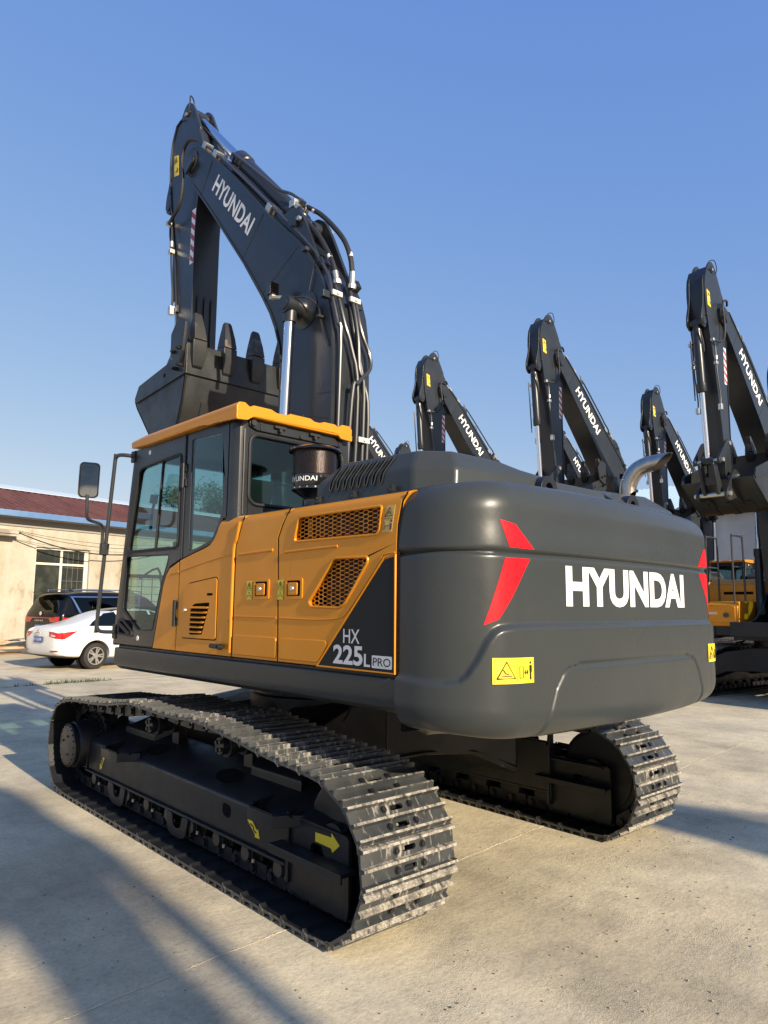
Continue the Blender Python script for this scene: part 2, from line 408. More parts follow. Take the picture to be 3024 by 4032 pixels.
    g.prism('x', xi-.02, xi, rpoly([(-1.42, .09), (-1.90, .075), (-1.912, .13), (-1.908, .452), (-1.89, .466), (-1.42, .478)], .012), [ho])
    gi = mo(g, 'idler_guard', 'black', EX, bevel=.003)
    g = G(); g.prism('x', xi-.06, xi-.05, [(-1.42, .08), (-1.88, .08), (-1.88, .46), (-1.42, .46)]); mo(g, 'inner_plate', 'dark', gi)
    g = G(); g.obox((xi+.045, -1.62, .325), (.045, 0, 0), (0, .30, 0), (0, 0, .010)); g.obox((xi+.085, -1.62, .315), (.007, 0, 0), (0, .30, 0), (0, 0, .02)); mo(g, 'guard_rail', 'black', gi, bevel=.006)
    g = G(); g.prism('y', -1.43, -1.40, [(xi-.02, .10), (xi+.03, .16), (xi+.05, .50), (xi+.02, .66), (xi-.02, .68)]); mo(g, 'frame_web', 'black', gi, bevel=.008)
    g = G(); g.box(xi-.0, xi+.045, -1.40, 1.3, .20, .222); g.box(xi-.03, xi, -1.40, 1.3, .2, .54); mo(g, 'inner_rail', 'black', fr, bevel=.006)
    # idler, final drive, rollers
    g = G(); g.rev((-1.31, -1.76, .395), (1, 0, 0), [(.04, -.0), (.10, .0), (.10, .05), (.27, .06), (.27, .075), (.30, .08), (.30, .16), (.27, .165), (.27, .18), (.10, .19), (.10, .24)], 40)
    mo(g, 'idler', 'black', EX)
    g = G(); c = (-1.455, 1.70, .395)
    g.rev(c, (1, 0, 0), [(.02, 0), (.155, 0), (.172, .004), (.178, .012), (.178, .05), (.183, .052), (.188, .06), (.196, .22), (.196, .30)], 44)
    fd = mo(g, 'final_drive', 'black', EX)
    for i in range(20):
        g = G(); a = 2*math.pi*i/20; g.cyl((c[0]-.004, c[1]+.165*math.cos(a), c[2]+.165*math.sin(a)), (c[0]+.002, c[1]+.165*math.cos(a), c[2]+.165*math.sin(a)), .0075, 6); mo(g, 'bolt', 'dark', fd)
    for a in (.4, 1.9, 4.2): g = G(); g.cyl((c[0]-.006, c[1]+.08*math.cos(a), c[2]+.08*math.sin(a)), (c[0], c[1]+.08*math.cos(a), c[2]+.08*math.sin(a)), .010, 6); mo(g, 'bolt', 'dark', fd)
    g = G(); pr = []
    for i in range(21*4):
        a = 2*math.pi*i/84; rr = (.262, .285, .285, .262)[i % 4]; pr.append((1.70+rr*math.cos(a), .395+rr*math.sin(a)))
    g.prism('x', -1.215, -1.165, pr)
    for i in range(24):
        a = 2*math.pi*i/24; g.cyl((-1.235, 1.70+.225*math.cos(a), .395+.225*math.sin(a)), (-1.21, 1.70+.225*math.cos(a), .395+.225*math.sin(a)), .014, 6)
    mo(g, 'sprocket', 'black', fd)
    for y in (.425, -.60):
        g = G(); g.rev((-1.30, y, .705), (1, 0, 0), [(.03, -.012), (.052, -.012), (.055, 0), (.055, .03), (.075, .035), (.075, .07), (.055, .075), (.055, .15), (.075, .155), (.075, .19), (.03, .2)], 28)
        for i in range(4):
            a = .6+i*math.pi/2; g.cyl((-1.325, y+.033*math.cos(a), .705+.033*math.sin(a)), (-1.30, y+.033*math.cos(a), .705+.033*math.sin(a)), .013, 10)
        g.box(-1.10, -1.03, y-.05, y+.05, .55, .74)
        mo(g, 'carrier_roller', 'black', EX)
    for i in range(9):
        y = 1.34-i*.333
        g = G(); g.rev((-1.325, y, .172), (1, 0, 0), [(.03, 0), (.043, .0), (.043, .02), (.062, .025), (.068, .04), (.095, .045), (.095, .09), (.075, .095), (.075, .19), (.095, .195), (.095, .24), (.04, .25)], 24)
        g.box(-1.330, -1.29, y-.062, y+.062, .15, .215); tr_ = mo(g, 'track_roller', 'black', EX)
        g = G(); g.cyl((-1.328, y, .172), (-1.345, y, .172), .042, 18); mo(g, 'roller_cap', 'cabgrey', tr_)
        for q in (-.05, .05): g = G(); g.cyl((-1.318, y+q, .15), (-1.318, y+q, .128), .010, 8); mo(g, 'bolt', 'zinc', tr_)
    for y in (.84, -.16):
        g = G(); g.prism('x', -1.36, -1.345, rpoly([(y-.16, .21), (y-.07, .21), (y-.055, .14), (y, .12), (y+.055, .14), (y+.07, .21), (y+.16, .21), (y+.125, .09), (y+.06, .068), (y-.06, .068), (y-.125, .09)], .02))
        g.box(-1.345, -1.30, y-.17, y-.15, .10, .21); g.box(-1.345, -1.30, y+.15, y+.17, .10, .21)
        mo(g, 'chain_guard', 'black', EX, bevel=.004)
    # steps
    for y0, y1 in ((.985, .62), (-1.14, -1.46)):
        g = G(); m_ = (y0+y1)/2
        g.strip('z', .422, .484, [(FX+.02, y0+.06), (FX-.06, y0), (-1.447, y0-.03), (-1.452, y0-.05), (-1.452, y1+.05), (-1.447, y1+.03), (FX-.06, y1), (FX+.02, y1-.06)], .012)
        for i in range(11):
            yy = y0-.05-(y0-y1-.10)*i/10
            g.box(-1.452, -1.440, yy-.007, yy+.007, .484, .495)
        g.prism('x', -1.452, FX+.0, [(y0-.04, .418), (y1+.04, .418), (y1+.04, .428), (y0-.04, .428)])
        for yy in (y0+.015, y1-.02): g.add([(FX, yy, .44), (FX+.10, yy, .50), (FX-.06, yy, .485), (FX, yy+.01, .44), (FX+.10, yy+.01, .50), (FX-.06, yy+.01, .485)], [(0, 1, 2), (5, 4, 3), (0, 2, 5, 3), (1, 4, 5, 2), (0, 3, 4, 1)])
        mo(g, 'step', 'black', EX, bevel=.003)
    # decals: yellow arrows
    g = G(); g.prism('x', FX-.003, FX-.001, [(-1.643, .432), (-1.643, .388), (-1.775, .384), (-1.785, .366), (-1.842, .412), (-1.775, .458), (-1.777, .436)])
    mo(g, 'arrow_decal', 'yellow', EX)
    for cy, d in ((-1.06, -1), (1.22, 1)):
        g = G(); q = [(-.075, -.017), (.03, -.014), (.035, -.026), (.075, .005), (.03, .033), (.03, .018), (-.075, .020)]
        a = R(-38 if d < 0 else -125)
        g.prism('x', FX-.003, FX-.001, [(cy-(p[0]*math.cos(a)-p[1]*math.sin(a)), .318+p[0]*math.sin(a)+p[1]*math.cos(a)) for p in q])
        ad = mo(g, 'arrow_decal', 'yellow', EX)
        g = G(); g.tube([(FX-.004, cy-.02*math.cos(a)*k+.01*math.sin(k*3), .318+.02*math.sin(a)*k) for k in (-1.6, -.8, 0, .8, 1.4)], .0035, 5); mo(g, 'print', 'ink', ad)
track_side(-1); track_side(1)
# ---- car body between the tracks
g = G(); g.rev((0, 0, .60), (0, 0, 1), [(.3, 0), (.62, .02), (.62, .30), (.58, .31), (.58, .40), (.64, .41), (.64, .50)], 48); Ub(g, 'swing_bearing', 'black', EX)
g = G()
for i in range(30):
    a = 2*math.pi*i/30; g.cyl((.60*math.cos(a), .60*math.sin(a), 1.0), (.60*math.cos(a), .60*math.sin(a), 1.06), .018, 6)
Ub(g, 'bearing_bolt', 'black', EX)
for sx in (-1, 1):
    for sy in (-1, 1):
        g = G(); X = lambda a: sx*a; Y = lambda b: sy*b
        def ring(x, ya, yb, zb, zt): return [(X(x), Y(ya), zb), (X(x), Y(yb), zb), (X(x), Y(yb), zt), (X(x), Y(ya), zt)]
        g.loft([ring(.0, .0, .72, .46, .90), ring(.35, .15, .74, .46, .88), ring(.75, .42, .90, .44, .80), ring(1.0, .62, 1.12, .30, .66), ring(1.14, .70, 1.25, .24, .58)])
        Ub(g, 'crossmember', 'black', EX, bevel=.012)
g = G(); g.box(-.62, .62, -.62, .62, .45, .62); g.box(-.9, .9, -.06, .06, .5, .8); Ub(g, 'belly_plate', 'black', EX, bevel=.01)
for sx in (-1, 1):   # flange beads under the arms
    g = G(); g.tube([(sx*.1, -.75, .475), (sx*.5, -.78, .475), (sx*.80, -.93, .45), (sx*1.02, -1.14, .33)], .014, 6); Ub(g, 'weld_flange', 'black', EX)
g = G(); g.prism('y', -.745, -.742, [(.62, .60), (.69, .60), (.69, .67), (.62, .67)]); d0 = Ub(g, 'lifting_decal', 'white', EX)
g = G(); g.tube([(.635, -.747, .655), (.637, -.747, .628), (.655, -.747, .612), (.673, -.747, .628), (.675, -.747, .655)], .003, 5); g.cyl((.655, -.748, .642), (.655, -.745, .642), .008, 8); Ub(g, 'print', 'ink', d0)
g = G(); g.tube([(-.55, -.86, 1.07), (-.56, -.93, .98), (-.60, -.97, .90), (-.68, -1.0, .84)], .010, 8, 5); g.build('drain_hose', 'rubber', EX)

# ---- upper deck and skirts
g = G(); g.prism('y', -2.178, .985, [(-1.37, 1.245), (-1.37, 1.15), (-1.352, 1.105), (-1.31, 1.078), (-1.20, 1.07), (-.9, 1.07), (-.9, 1.245)])
g.build('side_skirt', 'grey', EX, bevel=.012)
g = G(); g.prism('y', -2.178, .985, [(1.37, 1.245), (1.37, 1.15), (1.352, 1.105), (1.31, 1.078), (1.20, 1.07), (.9, 1.07), (.9, 1.245)]); g.build('side_skirt', 'grey', EX, bevel=.012)
g = G(); g.box(-1.345, 1.345, -2.15, .96, 1.10, 1.262); g.box(-.5, .5, .9, 1.25, 1.1, 1.35); g.box(-.6, .6, -2.3, .9, 1.02, 1.12)
g.build('swing_deck', 'black', EX, bevel=.006)
g = G(); g.box(-1.30, 1.30, -2.16, -.86, 1.262, 2.09); g.build('engine_bay', 'dark', EX)
g = G(); g.box(-1.325, -1.305, -2.04, -1.42, 1.9, 2.08); g.box(-1.325, -1.305, -2.0, -1.6, 1.56, 1.86)
rad = g.build('radiator_core', mat('rusty_radiator', (.03, .008, .004), .7, c2=(.10, .022, .01), nscale=6), EX)
g = G(); g.tube([(-1.335, -1.46, 2.06), (-1.335, -1.455, 2.0), (-1.34, -1.47, 1.96)], .014, 8); g.build('filler_bracket', 'orange', EX)

# ---- counterweight
CR = .36
def cw_plan(s):       # s in [-1,1] along the outline, returns (x,y,nx,ny) outward normal
    # pieces: side straight, corner arc, rear arc
    side = (2.29-2.186); arcl = CR*math.pi/2; rear = 1.01; tot = side+arcl+rear
    sg_ = -1 if s < 0 else 1; d = (1-abs(s))*tot
    if d < side: x, y, nx, ny = 1.37, -2.186-d, 1, 0
    elif d < side+arcl:
        a = (d-side)/CR; x, y, nx, ny = 1.01+CR*math.cos(a), -2.29-CR*math.sin(a), math.cos(a), -math.sin(a)
    else:
        x = rear-(d-side-arcl); y = -2.65-.04*(1-(x/1.01)**2); nx, ny = .08*x, -1
        l = math.hypot(nx, ny); nx, ny = nx/l, ny/l
    return sg_*x, y, sg_*nx, ny
CWT = (2.29-2.186)+CR*math.pi/2+1.01
LEDGE = [(-1, 1.258), (0, 1.258), (.156, 1.248), (.27, 1.246), (.335, 1.256), (.366, 1.28), (.413, 1.347), (.437, 1.392), (.461, 1.436), (.493, 1.473), (.526, 1.490), (.60, 1.499), (.69, 1.501), (9, 1.501)]
TRAP = [(.9, .89), (1.06, .845), (1.25, .675), (1.28, .645), (1.305, .57), (9, .5)]
TRAP = [(.9, .90), (1.05, .86), (1.20, .795), (1.27, .735), (1.295, .69), (1.31, .60), (9, .5)]
def lerp_tab(T, d):
    for (a, p), (b, q) in zip(T, T[1:]):
        if d <= b: return p+(q-p)*(d-a)/(b-a) if d > a else p
    return T[-1][1]
def cw_zt(x): return 2.205-.035*(x/1.37)**4
def cw_off(x, s, z):  # outward offset (negative = inset) for a surface point
    zt = cw_zt(x); o = 0
    rb = .14
    zb = .965+.05*(x/1.37)**4
    if z < zb+rb:
        t = 1-(z-zb)/rb; o -= rb*.85*(1-math.sqrt(max(0, 1-t*t)))
    rt_ = .15
    if z > zt-rt_:
        t = 1-(zt-z)/rt_; o -= .13*(1-math.sqrt(max(0, 1-t*t)))
    # groove at 1.84
    gz = 1.838
    o -= .015*math.exp(-((z-gz)/.011)**2)
    o += .006*sstep(gz-.004, gz+.012, z)*(1-sstep(gz+.02, gz+.16, z))
    # lower sculpted ledge
    d = (1-abs(s))*CWT
    zl = lerp_tab(LEDGE, d)
    zn = (lerp_tab(LEDGE, d+.01)-lerp_tab(LEDGE, d-.01))/.02; sc_ = 1/math.sqrt(1+zn*zn)
    o -= .009; o += .027*(1-sstep(-.017, .015, (z-zl)*sc_))
    # channel round the lower trapezoid
    ax = abs(x); w = lerp_tab(TRAP, z); m = min(1.305-z, (w-ax)*.95)
    o += -.011*math.exp(-((m)/.012)**2)
    return o
def cw_pt(s, z, extra=0):
    x, y, nx, ny = cw_plan(s); o = cw_off(x, s, z)+extra
    return (x+nx*o, y+ny*o, z)
NS, NZ = 420, 170
g = G(); rings = []
zs = [i/NZ for i in range(NZ+1)]
for k in range(NZ+1):
    t = zs[k]; row = []
    for i in range(NS+1):
        s = -1+2*i/NS; x, y, nx, ny = cw_plan(s); zb = .965+.05*(x/1.37)**4; zt = cw_zt(x)
        u = t-.018*math.sin(2*math.pi*t)
        row.append(cw_pt(s, zb+(zt-zb)*u))
    rings.append(row)
top = [(a*.96, b+.10, c+.006) for a, b, c in rings[-1]]; top2 = [(a*.9, -2.16, 2.205) for a, b, c in rings[-1]]
bot = [(a*.95, b+.10, c-.006) for a, b, c in rings[0]]; bot2 = [(a*.9, -2.16, .96) for a, b, c in rings[0]]
g.loft([bot2, bot]+rings+[top, top2], cap=False, closed=False)
CW = g.build('counterweight', 'grey', EX, ang=60)
g = G(); g.box(-1.33, 1.33, -2.192, -2.172, 1.0, 2.12); g.build('inner_wall', 'dark', CW)
def s_of_x(xt):
    lo, hi = (-1, 0) if xt < 0 else (0, 1)
    for _ in range(40):
        m_ = (lo+hi)/2; 
        if cw_plan(m_)[0] < xt: lo = m_
        else: hi = m_
    return lo
def cw_patch(quad, name, m, parent, n=10, ex=.0022, label=None):
    g = G(); rows = []
    for j in range(n+1):
        v = j/n; row = []
        for i in range(n+1):
            u = i/n; x = (quad[0][0]*(1-u)+quad[1][0]*u)*(1-v)+(quad[3][0]*(1-u)+quad[2][0]*u)*v
            z = (quad[0][1]*(1-u)+quad[1][1]*u)*(1-v)+(quad[3][1]*(1-u)+quad[2][1]*u)*v
            row.append(cw_pt(s_of_x(x), z, ex))
        rows.append(row)
    g.loft(rows, cap=False, closed=False); return g.build(name, m, parent, label=label)
for sx in (-1, 1):
    cw_patch([(sx*1.141, 1.988), (sx*1.047, 1.970), (sx*.921, 1.858), (sx*1.093, 1.860)], 'reflective_decal', 'red', CW)
    cw_patch([(sx*1.114, 1.812), (sx*.945, 1.812), (sx*1.150, 1.530), (sx*1.218, 1.503)], 'reflective_decal', 'red', CW)
    x0, x1 = (-1.194, -.968) if sx < 0 else (.968, 1.194)
    cw_patch([(x0, 1.245), (x1, 1.243), (x1, 1.357), (x0, 1.360)], 'warning_decal', 'yellow', CW, ex=.004)
    # decal print
    g = G(); P = lambda u, v: cw_pt(s_of_x(x0+(x1-x0)*u), 1.245+.112*v, .0058)
    def ln(pts, r=.0024, closed=False):
        pts = [P(*p) for p in pts]+([P(*pts[0])] if closed else []); g.tube(pts, r, 4, 0)
    ln([(.03, .06), (.97, .06), (.97, .94), (.03, .94)], .0008, True); ln([(.50, .06), (.50, .94)], .0008)
    ln([(.08, .2), (.27, .86), (.46, .2)], .0032, True); ln([(.18, .32), (.30, .30)]); ln([(.2, .55), (.25, .40), (.32, .36)]); ln([(.30, .30), (.38, .30)])
    ln([(.57, .2), (.57, .66), (.66, .66), (.66, .2)], .0016, True); ln([(.70, .42), (.80, .42)], .0028); ln([(.73, .50), (.70, .42), (.73, .34)]); ln([(.77, .50), (.80, .42), (.77, .34)])
    ln([(.885, .42), (.885, .70)], .0065); ln([(.873, .12), (.875, .42)], .0026); ln([(.898, .12), (.896, .42)], .0026); ln([(.862, .45), (.862, .68)], .0018); ln([(.908, .45), (.908, .68)], .0018)
    c_ = P(.885, .80); g.cyl(c_, (c_[0], c_[1]-.001, c_[2]), .006, 10)
    g.build('decal_print', 'ink', CW)
g = text_g('HYUNDAI', 1.338, .204, lambda u, v: cw_pt(s_of_x(-.669+u), 1.589+v, .0022), off=.042, sub=14)
g.build('lettering', 'white', CW)
for x in (-.45, .50):   # lifting eyes
    g = G(); a = arc((0, 0), .080, 0, 180, 12); pts = [(x+p[0], 2.225+p[1]) for p in a]+[(x-.080, 2.15), (x+.080, 2.15)]
    ho = [(x+.034*math.cos(w), 2.232+.034*math.sin(w)) for w in [2*math.pi*i/16 for i in range(16)]]
    g.prism('y', -2.44, -2.385, pts, [ho]); g.build('lifting_eye', 'black', CW, bevel=.004)

# ---- bonnet on the deck
def bonnet(rings, name, m='grey', bevel=.02, seg=4):
    g = G(); g.loft(rings); return g.build(name, m, EX, bevel=bevel, seg=seg, ang=14)
HO = bonnet([[(-1.245, -1.37, 2.12), (-1.225, -2.14, 2.12), (-1.10, -2.32, 2.12), (-.40, -2.42, 2.12), (-.40, -1.40, 2.12)],
        [(-1.235, -1.37, 2.285), (-1.215, -2.13, 2.285), (-1.08, -2.31, 2.285), (-.40, -2.41, 2.285), (-.40, -1.39, 2.285)],
        [(-1.18, -1.56, 2.395), (-1.14, -2.09, 2.395), (-1.03, -2.24, 2.385), (-.70, -2.28, 2.375), (-.70, -1.56, 2.395)]], 'engine_bonnet')
g = G(); g.loft([[(-.72, -1.56, 2.2), (-.72, -2.285, 2.2), (-.40, -2.395, 2.2), (-.40, -1.5, 2.2)], [(-.72, -1.57, 2.382), (-.72, -2.27, 2.368), (-.42, -2.38, 2.312), (-.42, -1.57, 2.325)]])
g.build('bonnet_slope', 'grey', HO, bevel=.012, seg=3, ang=14)
bonnet([[(-.385, -1.4, 2.12), (-.385, -2.44, 2.12), (.23, -2.47, 2.12), (.23, -1.4, 2.12)], [(-.385, -1.45, 2.306), (-.385, -2.36, 2.304), (.23, -2.38, 2.304), (.23, -1.45, 2.306)]], 'engine_bonnet', bevel=.02)
MB = bonnet([[(.245, -1.4, 2.12), (.245, -2.45, 2.12), (1.27, -2.36, 2.12), (1.33, -2.26, 2.12), (1.33, -1.4, 2.12)], [(.245, -1.42, 2.25), (.245, -2.44, 2.25), (1.265, -2.35, 2.27), (1.325, -2.25, 2.27), (1.325, -1.42, 2.27)],
        [(.262, -1.5, 2.325), (.262, -2.33, 2.320), (1.10, -2.22, 2.385), (1.14, -2.16, 2.385), (1.14, -1.5, 2.385)]], 'engine_bonnet', bevel=.016)
# vents on the left face (two bends: side then chamfer)
for i in range(8):
    y = -1.505-i*.0575
    g = G()
    def vp(t, dy=0, ex=0):     # t 0..1 bottom to top on the two faces
        kx = (-1.37-y)/.77*.02; a = Vector((-1.2410+kx, y, 2.222)); b = Vector((-1.2352+kx, y-.010, 2.283)); c = Vector((-1.1925+kx*1.6, y-.045, 2.372))
        p = a.lerp(b, t/.42) if t < .42 else b.lerp(c, (t-.42)/.58); p.x -= .0015
        nx = Vector((-1, 0, .02)) if t < .42 else Vector((-.88, 0, .45))
        return p+Vector((0, dy, 0))+nx*ex
    ts = [0, .12, .25, .38, .5, .65, .8, .92, 1]; ws = [.003, .010, .012, .012, .012, .012, .012, .010, .003]
    g.loft([[vp(t, -w, .0045), vp(t, w, .0045)] for t, w in zip(ts, ws)], cap=False, closed=False)
    v_ = g.build('vent_slot', 'dark', HO)
    g = G(); g.tube([vp(t, w, .003) for t, w in zip(ts, ws)]+[vp(t, -w, .003) for t, w in reversed(list(zip(ts, ws)))], .0032, 6, 0); g.build('vent_lip', 'grey', HO)
for y in (-1.42, -1.72, -2.02):
    g = G(); g.cyl((-1.28, y, 2.172), (-1.23, y, 2.172), .012, 8); g.box(-1.262, -1.235, y-.008, y+.008, 2.165, 2.205); g.build('bonnet_catch', 'black', HO)
g = G(); g.box(-1.31, 1.31, -2.23, -.80, 2.09, 2.152); g.build('deck_top', 'grey', EX, bevel=.004)
# exhaust
g = G(); ep = [(.97, -2.16, 2.20), (.97, -2.16, 2.40), (.972, -2.172, 2.475), (.985, -2.215, 2.550), (1.01, -2.28, 2.592), (1.05, -2.37, 2.610), (1.10, -2.48, 2.622)]
g.tube(ep, .058, 30, 7, caps=False)
def cut_mouth(bm):
    bmesh.ops.bisect_plane(bm, geom=bm.verts[:]+bm.edges[:]+bm.faces[:], plane_co=(1.07, -2.385, 2.61), plane_no=(.03, -.76, -.65), clear_outer=True)
PE = g.build('exhaust_pipe', 'steel', EX, ang=60, post=cut_mouth)
g = G(); g.tube(ep, .0545, 30, 7, caps=False); g.build('pipe_inside', mat('dark_inner_steel', (.045, .035, .028), .6, metal=.4), PE, ang=60, post=cut_mouth)  # inner tube in a darker brown steel so the mouth reads as open
g = G(); g.cyl((.97, -2.16, 2.27), (.97, -2.16, 2.305), .068, 24); g.build('pipe_collar', 'steel', PE)
for P_ in (((-.738, 1.275), (-.739, 1.6), (-.7395, 1.94), (-.762, 1.99), (-.795, 2.06), (-.825, 2.13)), ((-1.2205, 1.275), (-1.209, 1.6), (-1.1975, 1.975), (-1.24, 2.05), (-1.304, 2.135)), ((-.018, 1.275), (-.0305, 1.667), (-.026, 1.88)), ((-2.181, 1.27), (-2.183, 1.89), (-2.188, 1.98), (-2.216, 2.09), (-2.25, 2.13))):
    g = G(); g.tube([(-1.366, *p) for p in P_], .0045, 6, 0); g.build('door_gap', 'dark', EX)

# ---- side panels, left
def bend(bm):
    for z in (2.088, 2.104, 2.118, 2.130, 2.139):
        bmesh.ops.bisect_plane(bm, geom=bm.verts[:]+bm.edges[:]+bm.faces[:], plane_co=(0, 0, z), plane_no=(0, 0, 1))
    r = .062; z0 = 2.084
    for v in bm.verts:
        if v.co.z > z0:
            t = min(1, (v.co.z-z0)/r); d = r*(1-math.sqrt(max(0, 1-t*t))); v.co.x += d
def side_panel(pts, holes=None, x0=-1.37, th=.03, name='side_panel'):
    g = G(); g.prism('x', x0, x0+th, pts, holes); return g.build(name, 'orange', EX, bevel=.006, seg=2, post=bend)
pA = side_panel([(.325, 1.267), (.202, 1.721), (.165, 1.79), (.117, 1.837), (-.020, 1.882), (-.026, 1.667), (-.014, 1.267)], x0=-1.374)
pB = side_panel([(-.032, 1.887), (-.19, 1.921), (-.37, 1.957), (-.43, 1.974), (-.48, 2.01), (-.516, 2.056), (-.56, 2.138), (-.585, 2.153), (-.70, 2.150), (-.822, 2.146), (-.79, 2.06), (-.758, 1.99), (-.738, 1.945), (-.730, 1.267), (-.022, 1.267), (-.035, 1.667)], x0=-1.374)
pC = side_panel([(-.83, 2.146), (-.80, 2.06), (-.768, 1.99), (-.748, 1.945), (-.742, 1.267), (-1.215, 1.267), (-1.192, 1.975), (-1.235, 2.05), (-1.30, 2.146)], x0=-1.372)
gr1 = rpoly([(-1.372, 1.942), (-2.035, 1.939), (-2.060, 1.955), (-2.084, 2.080), (-1.42, 2.080), (-1.372, 1.97)], .014)
gr1 = rpoly([(-1.360, 1.940), (-2.035, 1.937), (-2.058, 1.955), (-2.075, 2.078), (-1.395, 2.078), (-1.362, 1.975)], .016)
gr2 = rpoly([(-1.712, 1.833), (-1.972, 1.829), (-1.975, 1.802), (-1.806, 1.597), (-1.757, 1.573), (-1.520, 1.577), (-1.500, 1.606)], .02)
pD = side_panel([(-1.31, 2.146), (-1.245, 2.05), (-1.203, 1.975), (-1.226, 1.267), (-2.176, 1.267), (-2.178, 1.89), (-2.184, 1.98), (-2.212, 2.090), (-2.252, 2.146)], [gr1, gr2], x0=-1.372)
def hexmesh(poly, parent, x=-1.358, w=.0052):
    g = G(); cw, ch = .047, .0225
    ys = [p[0] for p in poly]; zs_ = [p[1] for p in poly]; E = set()
    i0 = int(min(ys)/(cw*.75))-2; i1 = int(max(ys)/(cw*.75))+2; j0 = int(min(zs_)/ch)-2; j1 = int(max(zs_)/ch)+2
    for i in range(i0, i1):
        for j in range(j0, j1):
            cy = i*cw*.75; cz = j*ch+(ch/2 if i % 2 else 0)
            P6 = [(cy+cw/2*math.cos(a)*1.0, cz+ch/2*(0 if k % 3 == 0 else (1 if k in (1, 2) else -1))) for k, a in enumerate([R(60*k) for k in range(6)])]
            for k in range(6):
                a, b = P6[k], P6[(k+1) % 6]; key = tuple(sorted(((round(a[0], 4), round(a[1], 4)), (round(b[0], 4), round(b[1], 4)))))
                if key in E: continue
                E.add(key)
                if inpoly(((a[0]+b[0])/2, (a[1]+b[1])/2), poly):
                    d = Vector((b[0]-a[0], b[1]-a[1])); n_ = Vector((-d.y, d.x)).normalized()*w/2
                    pts = [(a[0]+n_.x, a[1]+n_.y), (b[0]+n_.x, b[1]+n_.y), (b[0]-n_.x, b[1]-n_.y), (a[0]-n_.x, a[1]-n_.y)]
                    g.prism('x', x, x+.004, pts)
    return g.build('grille', 'orange', parent, flat=True)
for pl in (gr1, gr2):
    hexmesh(pl, pD)
    g = G(); g.tube([(-1.373, a, b) for a, b in pl]+[(-1.373, *pl[0])], .0075, 8, 0); g.build('grille_rim', 'orange', pD)
def bead(pts, parent, r=.006, x=-1.373, name='pressed_rib'):
    g = G(); g.tube([(x, a, b) for a, b in pts], r, 8, 3); return g.build(name, 'orange', parent)
def raised(pts, parent, th=.010, x=-1.372, name='pressed_panel', bv=.008, rr=.02, m='orange'):
    g = G(); g.prism('x', x-th, x+.004, rpoly(pts, rr)); return g.build(name, m, parent, bevel=bv, seg=3)
bead([(-.79, 1.893), (-.9, 1.897), (-1.05, 1.902), (-1.15, 1.905)], pC, .009); bead([(-.76, 1.514), (-1.0, 1.514), (-1.20, 1.514)], pC, .004)
bead([(-1.27, 1.886), (-1.5, 1.892), (-1.74, 1.896)], pD, .009); bead([(-1.24, 1.513), (-1.57, 1.509), (-1.75, 1.520), (-1.81, 1.545), (-1.90, 1.630), (-2.06, 1.800), (-2.09, 1.835), (-2.17, 1.842)], pD, .005)
raised([(-.752, 1.402), (-1.208, 1.402), (-1.208, 1.283), (-.752, 1.283)], pC, .007); raised([(-1.238, 1.402), (-1.655, 1.403), (-1.668, 1.378), (-1.592, 1.283), (-1.238, 1.283)], pD, .007)
bead([(.10, 1.792), (-.02, 1.808)], pA, .006); bead([(-.045, 1.811), (-.30, 1.85), (-.60, 1.889), (-.72, 1.893)], pB, .006)
raised([(-.575, 1.335), (-.60, 1.40), (-.65, 1.49), (-.70, 1.495), (-.71, 1.335)], pB, .006)
# vertical ridge along the seam
bead([(-.785, 2.10), (-.752, 1.99), (-.728, 1.94), (-.722, 1.7), (-.722, 1.29)], pB, .012)
SD = None
g = G(); sgp = rpoly([(-.213, 1.384), (-.222, 1.567), (-.27, 1.589), (-.470, 1.598), (-.382, 1.388)], .02)
g.prism('x', -1.381, -1.36, rpoly([(-.108, 1.362), (-.125, 1.666), (-.183, 1.722), (-.527, 1.757), (-.546, 1.740), (-.549, 1.363)], .02), [sgp])
SD = g.build('service_door', 'orange', EX, bevel=.004)
g = G(); g.prism('x', -1.3752, -1.3746, rpoly([(-.101, 1.355), (-.118, 1.670), (-.180, 1.729), (-.529, 1.764), (-.553, 1.744), (-.556, 1.356)], .024)); g.build('backing', 'dark', SD); g = G(); g.prism('x', -1.3815, -1.3805, rrect(-.50, -.43, 1.642, 1.658, .006)); g.build('finger_slot', 'dark', SD)
for i in range(6):
    z = 1.405+i*.032; a0 = -.222-.002*i; a1 = -.375-.016*i
    g = G(); g.obox((-1.383, (a0+a1)/2, z), (0, 0, .003), (0, (a0-a1)/2, 0), (.009, 0, .005)); g.build('louvre', 'orange', SD, bevel=.002)
g = G(); g.rev((-1.392, -.152, 1.545), (1, 0, 0), [(.004, 0), (.012, 0), (.014, .004), (.014, .02)], 16); g.build('lock', 'zinc', SD)
